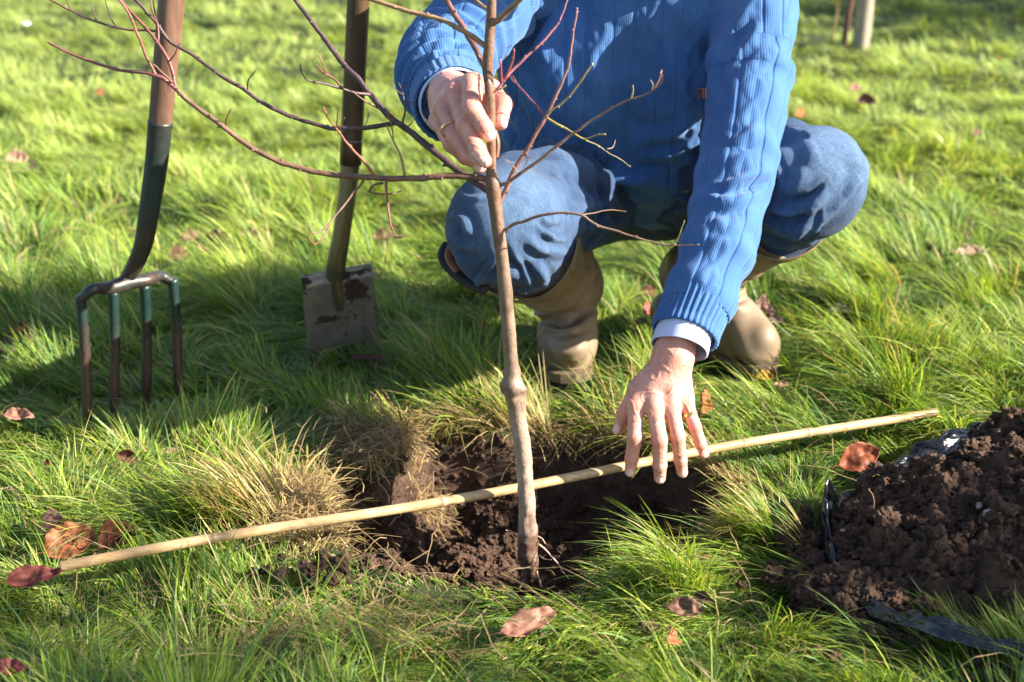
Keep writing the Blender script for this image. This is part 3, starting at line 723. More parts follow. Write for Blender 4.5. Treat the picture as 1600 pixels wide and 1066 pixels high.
def branch(pts, r0, r1, d0, d1, tint, n=None, buds=True, par=None, flat=False):
    """pts in photo pixels, radii in photo pixels, depth offsets from the trunk in metres"""
    m_ = len(pts); l = np.concatenate([[0], np.cumsum([math.dist(a, b) for a, b in zip(pts[:-1], pts[1:])])]); l /= l[-1]
    J = []
    for (px, py), t in zip(pts, l):
        d = D0 + (d0 + (d1 - d0) * t) + .0; dloc = (PY(px, py, Yst) - CC) @ CF + d0 + (d1 - d0) * t if t < 1 or True else d
        J.append([*PD(px, py, dloc), (r0 + (r1 - r0) * t) * dloc / FPX])
    n = n or max(12, int(math.dist(pts[0], pts[-1]) / 5)); K = spline(J, n)
    wob = .0011 * np.stack([fbm(K[:, :3] * 45 + 7 * k, 2) for k in range(3)], 1); wob[0] = 0; K[:, :3] += wob
    P_ = [tube(K[:, :3], K[:, 3] * (1 + .12 * noise3(K[:, :3] * 120)), 9)]
    if buds and n > 14:
        tot = l[-1] * 0 + sum(math.dist(a, b) for a, b in zip(pts[:-1], pts[1:])); nb = max(2, int(tot / 27)); T, Nn, B = frames(K[:, :3])
        for q in range(nb):
            k = int((q + .6 + .3 * rng.random()) / nb * (n - 2)) + 1
            if k >= n - 1: continue
            a = q * 2.4 + rng.random(); dv = Nn[k] * math.cos(a) + B[k] * math.sin(a); rr_ = K[k, 3]
            p = K[k, :3] + dv * rr_ * .7; e = p + (dv * .9 + T[k] * .9) * max(rr_ * 1.0, .0019)
            P_.append(tube(spline([p, (p + e) / 2, e], 5), np.array([.9, 1.0, .9, .6, .1]) * max(rr_ * .5, .0010), 6))
    V, F = join(P_); ntv = len(V)
    cc = np.array(tint)[None] * (.85 + .3 * rng.random((ntv, 1)))
    return V, F, cc
BR = (.145, .075, .05); PU = (.07, .04, .042); RD = (.16, .05, .042); YL = (.36, .30, .12); TN = (.28, .17, .09)
def limb(main, twigs=()):
    V, F, c = branch(*main); o = mesh('branch', V, F, M_BARK, tree, cols=c)
    for t in twigs: V, F, c = branch(*t); mesh('twig', V, F, M_BARK, o, cols=c)
# left limb that runs low and level, forking at its end
limb(([(770, 284), (740, 276), (700, 276), (660, 278), (620, 279), (560, 277), (500, 270), (440, 254), (400, 235), (350, 200), (310, 170), (288, 152), (275, 139)], 5.2, 3.6, 0, .05, BR),
     [([(278, 141), (258, 125), (243, 118), (190, 110), (130, 92), (74, 66)], 3.4, 1.6, .05, .07, (.17, .06, .06)),
      ([(276, 140), (271, 118), (255, 80), (230, 45), (205, 20), (185, -5)], 2.8, 2.0, .05, .09, RD),
      ([(244, 118), (230, 90), (212, 45), (195, 10), (180, -10)], 2.4, 1.6, .055, .04, (.22, .07, .05)),
      ([(270, 128), (248, 108), (238, 100)], 2.0, 1.2, .05, .03, BR),
      ([(248, 66), (246, 40), (240, 20), (232, -5)], 1.7, 1.1, .07, .10, RD), ([(262, 98), (275, 80), (281, 66)], 1.4, .8, .06, .04, RD),
      ([(352, 202), (353, 190), (362, 171)], 1.5, .9, .05, .03, BR),
      ([(586, 275), (564, 247), (541, 223), (526, 201), (512, 185), (506, 168)], 2.6, 1.2, .02, -.03, (.26, .10, .07)), ([(527, 203), (527, 188), (529, 170)], 1.5, .8, -.01, -.03, RD), ([(530, 202), (534, 190), (538, 184)], 1.1, .6, -.01, -.03, TN),
      ([(632, 274), (626, 245), (612, 215), (604, 196)], 2.3, 1.1, .01, .03, TN),
      ([(603, 281), (604, 312), (608, 335), (612, 358), (620, 371), (632, 369)], 2.4, 1.0, .01, -.05, (.19, .05, .06)), ([(612, 352), (620, 356), (626, 347)], 1.2, .7, -.03, -.04, RD),
      ([(598, 286), (582, 291), (576, 298), (588, 303), (608, 303), (630, 298)], 2.0, 1.0, .01, .05, (.10, .06, .05)),
      ([(568, 283), (545, 311), (530, 330), (516, 349), (500, 362), (487, 364), (481, 352)], 2.0, 1.0, .02, -.05, (.14, .07, .06)), ([(516, 350), (508, 368), (493, 381), (482, 372)], 1.3, .8, -.02, -.05, RD)])
# dark limb rising steeply to the left edge of the picture's top
limb(([(770, 302), (752, 290), (722, 271), (680, 238), (640, 205), (610, 183), (588, 158), (560, 125), (530, 92), (500, 52), (478, 22), (452, -12)], 6.2, 3.2, .012, .20, PU),
     [([(618, 192), (600, 195), (560, 201), (515, 200), (470, 187), (420, 166), (380, 140), (340, 115), (305, 88), (262, 62), (247, 40), (228, 18), (205, -8)], 3.8, 2.4, .10, .16, PU),
      ([(252, 50), (238, 48), (200, 46), (160, 37), (120, 21), (76, -2)], 2.2, 1.5, .155, .16, (.09, .045, .045)), ([(182, 42), (172, 25), (166, 0)], 1.2, .8, .157, .15, PU), ([(150, 33), (146, 18), (144, 4)], 1.1, .7, .157, .16, PU), ([(112, 17), (106, 6), (98, -4)], 1.2, .8, .16, .17, PU),
      ([(246, 38), (242, 18), (238, -5)], 1.4, 1.0, .16, .14, PU), ([(388, 146), (388, 128), (398, 110)], 1.4, .8, .14, .12, PU),
      ([(578, 148), (558, 146), (541, 141), (508, 131), (480, 125), (471, 112), (469, 100)], 2.6, 1.0, .11, .05, PU), ([(535, 137), (520, 122), (506, 114), (494, 100)], 1.7, .8, .09, .06, (.16, .05, .05)), ([(514, 119), (506, 104), (497, 86)], 1.4, .7, .08, .07, RD),
      ([(600, 172), (580, 163), (562, 152), (545, 140)], 1.8, 1.0, .11, .08, BR),
      ([(628, 198), (632, 180), (632, 160), (630, 148), (623, 128)], 2.0, .8, .08, .10, PU), ([(633, 160), (645, 160), (650, 172)], 1.1, .6, .085, .09, PU), ([(631, 150), (622, 142), (613, 131)], 1.2, .6, .09, .09, PU), ([(632, 202), (640, 196), (647, 186)], 1.2, .6, .08, .09, PU),
      ([(611, 184), (606, 175), (612, 200), (614, 218)], 1.6, .9, .09, .06, RD), ([(576, 178), (574, 188), (570, 196)], 1.1, .7, .10, .08, PU)])
limb(([(764, 78), (756, 70), (730, 52), (690, 32), (640, 18), (612, 9), (585, 1), (560, -5)], 4.6, 3.0, 0, .05, TN), [([(617, 12), (610, 10), (606, 6)], 1.6, 1.0, .04, .04, TN)])
limb(([(762, 112), (752, 92), (735, 62), (712, 25), (692, -8)], 5.4, 4.4, .006, .09, (.15, .07, .06)))
limb(([(768, 38), (782, 28), (800, 12), (822, -12)], 5.4, 4.4, -.002, -.03, (.24, .15, .09)))
limb(([(767, 20), (755, 10), (738, -3)], 3.0, 2.6, 0, .03, TN))
# twigs on the right, before the jumper
limb(([(781, 318), (788, 300), (798, 277), (812, 250), (824, 233), (838, 208), (852, 184), (864, 160), (877, 131), (889, 98), (894, 62), (902, 12)], 4.2, 1.4, 0, .02, (.20, .10, .09)),
     [([(852, 184), (862, 173), (876, 164), (898, 140), (912, 120), (927, 99)], 1.8, 1.2, .01, -.02, YL), ([(853, 184), (870, 193), (888, 204), (901, 212), (914, 218), (930, 212), (946, 210)], 2.0, 1.0, .01, -.02, (.32, .27, .07)),
      ([(852, 184), (840, 168), (826, 152), (808, 131), (800, 118)], 2.0, 1.0, .01, .04, (.13, .04, .06)), ([(914, 219), (935, 229), (952, 240), (970, 250), (985, 262)], 1.2, .7, 0, .05, (.15, .13, .06)), ([(948, 233), (956, 230), (961, 219)], .9, .5, .02, .03, TN),
      ([(808, 268), (797, 254), (790, 247)], 1.1, .6, 0, -.02, TN), ([(822, 238), (824, 250), (818, 262)], 1.0, .6, 0, .02, TN)])
limb(([(776, 292), (795, 284), (812, 272), (831, 259), (852, 244), (869, 229), (899, 206), (920, 191), (940, 178), (962, 166), (981, 156), (1008, 149), (1022, 140), (1030, 124), (1033, 110)], 3.0, 1.2, 0, -.06, (.22, .14, .10)),
     [([(986, 154), (990, 144), (989, 133)], 1.3, .7, -.05, -.06, YL), ([(1012, 148), (1026, 138), (1034, 126), (1034, 116)], 1.2, .8, -.055, -.07, RD), ([(1019, 143), (1020, 132), (1016, 126)], 1.0, .6, -.055, -.065, YL)])
limb(([(789, 362), (800, 352), (816, 346), (838, 338), (861, 334), (885, 333), (906, 335), (925, 347), (943, 355), (963, 361), (990, 369), (1019, 378), (1040, 382), (1060, 384), (1092, 382)], 2.8, .9, 0, -.08, (.20, .12, .09)),
     [([(1052, 383), (1062, 366), (1069, 345)], 1.2, .7, -.07, -.09, YL), ([(908, 336), (930, 333), (960, 328), (978, 331)], 1.0, .5, -.03, .02, BR)])
limb(([(771, 150), (779, 137), (790, 121), (806, 105), (820, 90), (843, 70), (858, 54), (869, 41), (880, 20), (889, -6)], 3.0, 1.4, 0, .06, (.16, .05, .07)),
     [([(784, 130), (783, 112), (781, 93)], 1.6, 1.2, 0, -.02, (.42, .07, .08)), ([(788, 124), (797, 105), (803, 90), (803, 77)], 1.9, 1.2, 0, -.02, (.35, .10, .09)), ([(803, 108), (802, 95), (800, 88)], 1.0, .6, .02, .03, PU), ([(795, 118), (803, 128), (810, 133)], 1.4, .8, .02, .03, PU), ([(776, 142), (784, 138), (790, 133)], 1.6, 1.4, -.004, -.006, YL)])
# pruned scar and roots
v, f = ico(3); pc = PY(763, 138, Yst - .0085); mesh('pruning_scar', v * np.array([.0042, .0022, .011]) * (1 + .15 * fbm(v * 3, 2))[:, None] + pc, f, M_BARK, tk, cols=np.tile(np.array([[.16, .08, .07]]), (len(v), 1)))
for pts, r in (([(840, 850), (855, 862), (870, 878), (882, 897), (890, 905)], 1.6), ([(838, 838), (846, 842), (852, 850)], 1.8), ([(842, 868), (850, 874), (862, 874)], 1.3), ([(806, 838), (797, 830), (790, 828)], 1.0), ([(836, 890), (842, 905), (846, 918)], 2.2), ([(822, 895), (818, 910), (812, 920)], 2.2)):
    V, F, c = branch(pts, r, r * .5, 0, -.01, (.38, .27, .2), None, False); mesh('root', V, F, M_BARK, tree, cols=c)
print('sapling', time.time() - T0)
# ------------------------------------------------------------------ the person
person = thing('person', 'crouching person in blue cable-knit jumper, jeans and rubber boots, holding the sapling', 'person', (.2, 2.25, -.03))
S_R, S_L = PD(880, -62, 2.16), PD(1178, -30, 2.06)
E_R, W_R = PD(694, 82, 1.99), PD(706, 152, 1.80)
E_L, W_L = PD(1152, 262, 2.00), PD(1052, 542, 1.885)
# ---- materials
m, nt, b = mat('skin'); v = objco(nt)
base = ramp(nt, noiseN(nt, 55, 4, .65, v), [(.3, (.48, .215, .16)), (.55, (.59, .30, .235)), (.8, (.66, .39, .32))])
base = mixc(nt, .55, base, ramp(nt, noiseN(nt, 420, 3, .6, v), [(.35, (.88, .80, .77)), (.6, (1, 1, 1))]), 'MULTIPLY')
base = mixc(nt, attr(nt, 'red'), base, (.60, .19, .14)); base = mixc(nt, attr(nt, 'nail'), base, (.74, .47, .41))
L(nt, base, b.inputs['Base Color']); b.inputs['Subsurface Weight'].default_value = .18; b.inputs['Subsurface Radius'].default_value = (.9, .35, .2); b.inputs['Subsurface Scale'].default_value = .006
L(nt, math_(nt, 'MULTIPLY_ADD', attr(nt, 'nail'), -.22, .48), b.inputs['Roughness'])
vor = N(nt, 'ShaderNodeTexVoronoi'); vor.inputs['Scale'].default_value = 620; L(nt, v, vor.inputs['Vector'])
bump(nt, b, math_(nt, 'ADD', vor.outputs[0], noiseN(nt, 300, 4, .7, v)), .28, .0007); M_SKIN = m
def knit(name, c1, c2, ribw=.0042, amp=.0009, cables=False):
    m, nt, b = mat(name); v = objco(nt); ku, kv = attr(nt, 'ku'), attr(nt, 'kv')
    cc = ramp(nt, noiseN(nt, 14, 4, .6, v), [(.3, c1), (.7, c2)])
    fz = noiseN(nt, 900, 4, .75, v)
    cc = mixc(nt, .6, cc, ramp(nt, fz, [(.3, (.7, .7, .75)), (.65, (1.25, 1.22, 1.15))]), 'MULTIPLY')
    # stocking stitch: little V shapes in columns
    a = math_(nt, 'MULTIPLY', ku, 2 * math.pi / ribw); col_ = math_(nt, 'ABSOLUTE', math_(nt, 'SINE', math_(nt, 'MULTIPLY', a, .5)))
    vv = math_(nt, 'SINE', math_(nt, 'ADD', math_(nt, 'MULTIPLY', kv, 2 * math.pi / (ribw * .8)), math_(nt, 'MULTIPLY', col_, 2.6)))
    hgt_ = math_(nt, 'ADD', math_(nt, 'ADD', col_, math_(nt, 'MULTIPLY', vv, .35)), math_(nt, 'MULTIPLY', fz, .9))
    if cables:      # rope cables between purl grooves, seven centimetres apart
        x = math_(nt, 'SUBTRACT', math_(nt, 'WRAP', math_(nt, 'ADD', ku, .035), .07, 0.0), .035)
        sn = math_(nt, 'MULTIPLY', math_(nt, 'SINE', math_(nt, 'MULTIPLY', kv, 2 * math.pi / .085)), .009)
        def lobe(c_, w_, off=0): q = math_(nt, 'DIVIDE', math_(nt, 'SUBTRACT', c_, off), w_); return math_(nt, 'MAXIMUM', math_(nt, 'SUBTRACT', 1.0, math_(nt, 'MULTIPLY', q, q)), 0.0)
        rope = math_(nt, 'MAXIMUM', lobe(math_(nt, 'SUBTRACT', x, sn), .0075), lobe(math_(nt, 'ADD', x, sn), .0075)); ax_ = math_(nt, 'ABSOLUTE', x)
        gro = lobe(ax_, .0026, .0205); hgt_ = math_(nt, 'ADD', hgt_, math_(nt, 'MULTIPLY', math_(nt, 'SUBTRACT', math_(nt, 'MULTIPLY', rope, 3.2), math_(nt, 'MULTIPLY', gro, 4.5)), 1.0))
    cc = mixc(nt, math_(nt, 'MULTIPLY', math_(nt, 'POWER', math_(nt, 'SUBTRACT', 1.0, col_), 2.0), .35), cc, tuple(.45 * x for x in c1))
    L(nt, cc, b.inputs['Base Color']); b.inputs['Roughness'].default_value = .9; b.inputs['Sheen Weight'].default_value = .35; b.inputs['Sheen Roughness'].default_value = .45
    b.inputs['Sheen Tint'].default_value = (.55, .7, 1, 1); b.inputs['Specular IOR Level'].default_value = .15
    bump(nt, b, hgt_, .55, amp); return m
M_KNIT = knit('blue_wool', (.040, .108, .275), (.060, .150, .355), .0032, .0006, True); M_RIB = knit('blue_wool_rib', (.040, .108, .275), (.060, .150, .355), .0032, .0006)
m, nt, b = mat('shirt_cotton'); st = math_(nt, 'SINE', math_(nt, 'MULTIPLY', attr(nt, 'ku'), 2 * math.pi / .0022))
L(nt, ramp(nt, st, [(0, (.36, .43, .70)), (.6, (.66, .70, .84))]), b.inputs['Base Color']); b.inputs['Roughness'].default_value = .8; M_SHIRT = m
m, nt, b = mat('denim'); v = objco(nt)
wv1 = N(nt, 'ShaderNodeTexWave'); wv1.inputs['Scale'].default_value = 260; wv1.inputs['Distortion'].default_value = 3; wv1.inputs['Detail'].default_value = 3; wv1.inputs['Detail Scale'].default_value = 2; L(nt, v, wv1.inputs['Vector'])
fl = noiseN(nt, 620, 3, .8, objco(nt, 1, 1, .22)); strk = noiseN(nt, 30, 5, .75, objco(nt, 3, 3, .6))
dark = ramp(nt, strk, [(.3, (.010, .025, .072)), (.7, (.022, .055, .130))]); light = ramp(nt, strk, [(.3, (.055, .112, .215)), (.75, (.115, .19, .31))])
cc = mixc(nt, attr(nt, 'fade_sun'), dark, light); cc = mixc(nt, .55, cc, ramp(nt, fl, [(.32, (.50, .53, .6)), (.62, (1.5, 1.45, 1.38))]), 'MULTIPLY')
L(nt, cc, b.inputs['Base Color']); b.inputs['Roughness'].default_value = .85; b.inputs['Specular IOR Level'].default_value = .2; b.inputs['Sheen Weight'].default_value = .12
bump(nt, b, math_(nt, 'ADD', math_(nt, 'ADD', wv1.outputs['Fac'], fl), math_(nt, 'MULTIPLY', noiseN(nt, 60, 5, .65, v, 1.2), 7.0)), .6, .0011); M_DENIM = m
def m_rubber(name, c1, c2, rough):
    m, nt, b = mat(name); v = objco(nt)
    cc = ramp(nt, noiseN(nt, 18, 5, .65, v), [(.3, c1), (.7, c2)]); cc = mixc(nt, .5, cc, ramp(nt, noiseN(nt, 300, 4, .7, v), [(.3, (.75, .72, .7)), (.6, (1, 1, 1))]), 'MULTIPLY')
    L(nt, cc, b.inputs['Base Color']); b.inputs['Roughness'].default_value = rough; bump(nt, b, noiseN(nt, 240, 3, .6, v), .15, .0008); return m
M_BOOT = m_rubber('olive_rubber', (.135, .092, .054), (.21, .150, .095), .60); M_SOLE = m_rubber('sole_rubber', (.10, .07, .045), (.16, .11, .07), .6); M_LINING = m_rubber('boot_lining', (.012, .012, .014), (.02, .02, .022), .8)
m, nt, b = mat('gold'); b.inputs['Metallic'].default_value = 1; b.inputs['Roughness'].default_value = .22; b.inputs['Base Color'].default_value = (.85, .58, .24, 1); M_GOLD = m
m, nt, b = mat('thread'); b.inputs['Base Color'].default_value = (.30, .20, .10, 1); b.inputs['Roughness'].default_value = .8; M_THREAD = m
m, nt, b = mat('orange_thread'); b.inputs['Base Color'].default_value = (.36, .14, .10, 1); b.inputs['Roughness'].default_value = .8; M_ORANGE = m
m, nt, b = mat('hair'); L(nt, ramp(nt, noiseN(nt, 4, 4, .7, objco(nt, 60, 60, 10)), [(.3, (.09, .075, .065)), (.7, (.28, .25, .22))]), b.inputs['Base Color']); b.inputs['Roughness'].default_value = .6; M_HAIR = m
m, nt, b = mat('brown_leather'); b.inputs['Base Color'].default_value = (.20, .075, .035, 1); b.inputs['Roughness'].default_value = .5; M_LEATHER = m

# ---- hands: fingers as (px, py, depth, radius mm); the last entry is the tip
def H(rows): return [[*PD(a, b, d), r / 1000] for a, b, d, r in rows]
def hand(wrist, palm, fingers, thumb, nails_dir, side, creases=1.0):
    """returns f(P) and attribute maker"""
    fc = [H(f) for f in fingers]; tc_ = H(thumb); pc_ = [H(p) for p in palm]; wc = H(wrist)
    ch = fc + [tc_]
    def f(P):
        d = None
        for p in pc_:
            e = chain(P, p); d = e if d is None else smin(d, e, .012)
        d = smin(d, chain(P, wc), .020)
        fd = None
        for c in fc:
            e = chain(P, c, .0035)
            # knuckle swell
            for k in (1, 2): e = smin(e, np.linalg.norm(P - np.array(c[k][:3]), axis=1) - c[k][3] * 1.0, .002)
            fd = e if fd is None else smin(fd, e, .0012)
        d = smin(d, fd, .0085)
        e = chain(P, tc_, .005); e = smin(e, np.linalg.norm(P - np.array(tc_[2][:3]), axis=1) - tc_[2][3] * 1.0, .002)
        return smin(d, e, .011)
    def finish(V):
        _, g = grad(f, V, .0006); nail = np.zeros(len(V)); red = np.zeros(len(V)); dis = np.zeros(len(V))
        for q, c in enumerate(ch):
            c = np.array(c); tip, pre = c[-1, :3], c[-2, :3]; T = nrm(tip - pre); nd = np.array(nails_dir[q], float); nd = nrm(nd - T * nd.dot(T)); B = np.cross(T, nd)
            L_ = V - (tip + T * c[-1, 3] * .35 - T * .0045); a, b_, h = L_ @ T, L_ @ B, L_ @ nd; rr = c[-1, 3]
            e = np.sqrt((a / (.0065 if q < 4 else .0078)) ** 2 + (b_ / (rr * .72)) ** 2); mk = (h > rr * .35) & (e < 1.6)
            n_ = sstep(1.05, .9, e) * mk; nail = np.maximum(nail, n_)
            dis += np.where(mk, .00045 * np.exp(-((e - 1.12) / .12) ** 2) - .0004 * n_ + .0003 * n_ * (a > .003), 0)
            dt = np.linalg.norm(V - tip, axis=1); red += .40 * np.exp(-(dt / .012) ** 2)
            ks = ((1, 1.), (2, .8)) if q < 4 else ((2, 1.),)
            for k, wgt in ks:
                J = c[k, :3]; Tk = nrm(c[min(k + 1, len(c) - 1), :3] - c[k - 1, :3]); Lk = V - J; s_ = Lk @ Tk; hk = Lk @ nrm(nd - Tk * nd.dot(Tk)); dk = np.linalg.norm(Lk, axis=1)
                mk2 = np.exp(-(s_ / .0058) ** 2) * (hk > 0) * (dk < .017)
                wob = .0012 * noise3(V * 180 + q)
                dis += -.00034 * creases * wgt * mk2 * (.5 + .5 * np.cos((s_ + wob) * 2 * np.pi / .0030)); red += .28 * mk2 * wgt
        red += .12 + .30 * np.clip(fbm(V * 38, 2), 0, 1)
        for c in fc:                                    # tendon ridges and veins on the back of the hand
            c = np.array(c); a = c[0, :3]; b_ = np.array(wc[-1][:3]) if True else 0
            nd = np.array(nails_dir[0], float); ab = b_ - a; t = np.clip((V - a) @ ab / (ab @ ab), 0, 1); dl = V - a - t[:, None] * ab; lat = np.linalg.norm(dl - (dl @ nd)[:, None] * nd, axis=1)
            dis += .0011 * np.exp(-(lat / .0028) ** 2) * sstep(.0, .12, t) * sstep(.95, .5, t) * ((g @ nd) > .2)
        nd = np.array(nails_dir[0], float)
        vein = np.exp(-(np.abs(noise3(V * 42 + 3.3)) / .06) ** 2) * ((g @ nd) > .3)
        far_tip = np.min([np.linalg.norm(V - np.array(c[1][:3]), axis=1) for c in fc], 0) > .022
        dis += .0006 * vein * far_tip - .0003 * np.abs(fbm(V * 120, 3))
        return V + g * dis[:, None], nail, np.clip(red, 0, .75)
    return f, finish
UPc = -CF                                               # towards the photographer
# lower hand, spread on the cane
dL = 1.888
fL = [[(993, 634, dL - .003, 10.8), (992, 683, dL - .010, 9.9), (987, 716, dL + .002, 8.9), (985, 737, dL + .008, 7.6)],
      [(1022, 636, dL - .008, 10.8), (1031, 688, dL - .017, 10.2), (1031, 727, dL - .002, 9.2), (1031, 747, dL + .008, 7.8)],
      [(1049, 634, dL - .006, 10.4), (1059, 683, dL - .014, 9.7), (1063, 719, dL + .000, 8.7), (1066, 738, dL + .009, 7.5)],
      [(1070, 624, dL + .002, 9.8), (1086, 668, dL - .002, 8.4), (1095, 694, dL + .006, 7.7), (1100, 708, dL + .012, 6.8)]]
tL = [(1018, 590, dL + .010, 16), (997, 608, dL + .014, 13.5), (978, 645, dL + .022, 11.0), (966, 672, dL + .028, 7.6)]
pL = [[(1050, 560, dL + .004, 17), (1005, 612, dL + .004, 14), (993, 632, dL - .002, 12.5)], [(1050, 560, dL + .002, 18), (1022, 610, dL - .002, 14), (1022, 634, dL - .008, 12.5)],
      [(1052, 560, dL + .004, 18), (1048, 634, dL - .005, 12.5)], [(1056, 560, dL + .006, 17), (1066, 600, dL + .006, 14), (1069, 622, dL + .004, 12)],
      [(1040, 575, dL + .012, 18), (1020, 610, dL + .012, 14)], [(1002, 628, dL + .004, 10), (1066, 620, dL + .008, 10)]]
wL = [[1078, 490, dL + .016, 26], [1063, 520, dL + .008, 26], [1053, 548, dL + .004, 24]]
nL = nrm(np.array([-.05, -.62, .78])); dirL = [nL, nL, nL, nL, nrm(np.array([-.55, -.65, .5]))]
# upper hand closed on the stem; its back faces the camera
dS = (PY(768, 200, Yst) - CC) @ CF
fR = [[(738, 131, dS + .026, 13.0), (737, 170, dS - .012, 11.6), (757, 199, dS - .018, 9.8), (764, 211, dS - .013, 8.6)],
      [(713, 146, dS + .030, 12.4), (727, 199, dS - .006, 10.8), (746, 234, dS - .016, 9.6), (758, 252, dS - .014, 8.2)],
      [(695, 168, dS + .038, 11.6), (711, 216, dS + .004, 10.0), (733, 244, dS - .002, 9.0), (750, 261, dS + .002, 7.8)],
      [(686, 190, dS + .052, 10.6), (704, 226, dS + .024, 8.8), (726, 246, dS + .026, 8.0), (744, 256, dS + .026, 7.0)]]
tR = [(735, 150, dS + .060, 14), (765, 142, dS + .044, 12.5), (786, 163, dS + .018, 10.6), (781, 192, dS + .004, 9.2)]
pR = [[(708, 152, dS + .085, 20), (738, 133, dS + .036, 15)], [(706, 155, dS + .085, 20), (713, 148, dS + .036, 15)], [(704, 160, dS + .085, 19), (696, 168, dS + .044, 14)],
      [(702, 165, dS + .09, 18), (687, 189, dS + .058, 13)], [(725, 160, dS + .075, 17), (725, 190, dS + .05, 13)], [(738, 145, dS + .048, 13), (765, 143, dS + .046, 12)]]
wR = [[700, 135, dS + .18, 31], [705, 150, dS + .12, 29], [708, 154, dS + .085, 25]]
nR = nrm(-CF * .8 + np.array([-.35, 0, .25])); nR2 = nrm(-CF + np.array([-.15, 0, -.15])); dirR = [nR2, nR2, nR2, nR, nrm(np.array([.75, -.6, .1]))]
fl_, finL = hand(wL, pL, fL, tL, dirL, 1); fr_, finR = hand(wR, pR, fR, tR, dirR, -1)
def bounds(rows, pad):
    A = np.array([PD(a, b, d) for a, b, d, r in rows]); return A.min(0) - pad, A.max(0) + pad
allL = sum(fL, []) + tL + wL; allR = sum(fR, []) + tR + wR
lo, hi = bounds(allL, .034); VL, FL = nets(fl_, lo, hi, .0011); VL, naL, reL = finL(VL)
lo, hi = bounds(allR, .034); VR, FR = nets(fr_, lo, hi, .0011); VR, naR, reR = finR(VR)
print('hands', len(VL), len(VR), time.time() - T0)
# ---- body under the clothes, with neck and head
HCn = np.array([.215, 2.00, .845]); hx_ = np.array([[1, 0, 0], [0, math.cos(.45), math.sin(.45)], [0, -math.sin(.45), math.cos(.45)]])   # rows: local x, y(back), z(up)
def hl(x, y, z): return HCn + x * hx_[0] + y * hx_[1] + z * hx_[2]
def fbody(P):
    q = (P - HCn) @ hx_.T
    d = ell(q, (0, .012, .03), (.076, .098, .090)); d = smin(d, ell(q, (0, -.028, -.045), (.056, .060, .070)), .03)
    d = smin(d, caps(q, np.array([0, -.090, .022]), np.array([0, -.112, -.020]), .008, .013), .012)
    for s in (-1, 1):
        d = smin(d, np.linalg.norm(q - np.array([s * .014, -.098, -.022]), axis=1) - .008, .008)
        d = -smin(-d, np.linalg.norm(q - np.array([s * .032, -.100, .018]), axis=1) - .015, .012)
        d = smin(d, np.linalg.norm(q - np.array([s * .031, -.074, .016]), axis=1) - .0135, .003)
        d = smin(d, ell(q, (s * .078, .010, -.005), (.008, .020, .032)), .006)
    d = smin(d, caps(q, np.array([-.020, -.088, -.054]), np.array([.020, -.088, -.054]), .006, .006), .008)
    d = smin(d, caps(q, np.array([-.018, -.085, -.066]), np.array([.018, -.085, -.066]), .007, .007), .007)
    d = smin(d, np.linalg.norm(q - np.array([0, -.072, -.098]), axis=1) - .020, .02)
    nk = np.array([.215, 2.16, .63])
    d = smin(d, caps(P, hl(0, .03, -.05), nk, .056, .062), .02)
    for a, b_, ra, rb in ((nk, S_R, .06, .05), (nk, S_L, .06, .05), (nk, np.array([.2, 2.22, .45]), .08, .08), (np.array([.2, 2.22, .45]), np.array([.2, 2.36, .28]), .08, .08)):
        d = smin(d, caps(P, a, b_, ra, rb), .03)
    for A, E, W in ((S_R, E_R, W_R), (S_L, E_L, W_L)):
        W2 = E + (W - E) * .86
        d = smin(d, caps(P, A, E, .038, .034), .02); d = smin(d, caps(P, E, W2, .037, .026), .02)
    return d
VB, FB = nets(fbody, (-.2, 1.7, .10), (.55, 2.55, 1.0), .005)
V, F = join([(VB, FB), (VL, FL), (VR, FR)])
body = mesh('body', V, F, M_SKIN, person, attrs={'nail': np.concatenate([0 * VB[:, 0], naL, naR]), 'red': np.concatenate([0 * VB[:, 0] + .1, reL, reR])})
def fhair(P):
    q = (P - HCn) @ hx_.T; d = ell(q, (0, .020, .038), (.084, .103, .094)) + .004 * noise3(P * 60)
    cut = np.maximum(-(q[:, 1] + .055 + .5 * np.clip(.05 - q[:, 2], 0, 1)), -(q[:, 2] + .04 + .0 * q[:, 1])); return np.maximum(d, np.maximum(cut, -(ell(q, (0, .012, .03), (.072, .094, .086)))))
V, F = nets(fhair, HCn - .15, HCn + .17, .004, newton=0); mesh('hair', V, F, M_HAIR, person)
m, nt, b = mat('eye_dark'); b.inputs['Base Color'].default_value = (.05, .03, .02, 1); b.inputs['Roughness'].default_value = .1
v, f = ico(2)
for s in (-1, 1): mesh('eye', v * .0055 + hl(s * .031, -.0835, .013), f, m, body)
# rings
def ringband(a, b_, r, w_, t, mt, name):
    ax = nrm(b_ - a); c = a; ref = np.cross(ax, [0, 0, 1.]); ref = nrm(ref); bb = np.cross(ax, ref); th = np.linspace(0, 2 * np.pi, 41)[:-1]
    prof = [(-w_, 0), (-w_ * .6, t), (w_ * .6, t), (w_, 0), (w_ * .6, -t * .5), (-w_ * .6, -t * .5)]
    V = np.array([c + ax * p + (ref * math.cos(x) + bb * math.sin(x)) * (r + q) for x in th for p, q in prof]); k = len(prof); n = len(th)
    F = np.array([[i * k + j, ((i + 1) % n) * k + j, ((i + 1) % n) * k + (j + 1) % k, i * k + (j + 1) % k] for i in range(n) for j in range(k)]); return mesh(name, V, F, mt, person)
a, b_ = PD(1078, 648, dL + .001), PD(1086, 668, dL - .002); ringband(a, b_, .0100, .0026, .0011, M_GOLD, 'ring')
a, b_ = PD(703, 192 + 10, dS + .014), PD(711, 216, dS + .004); ringband(a, b_, .0112, .0022, .0010, M_GOLD, 'ring')

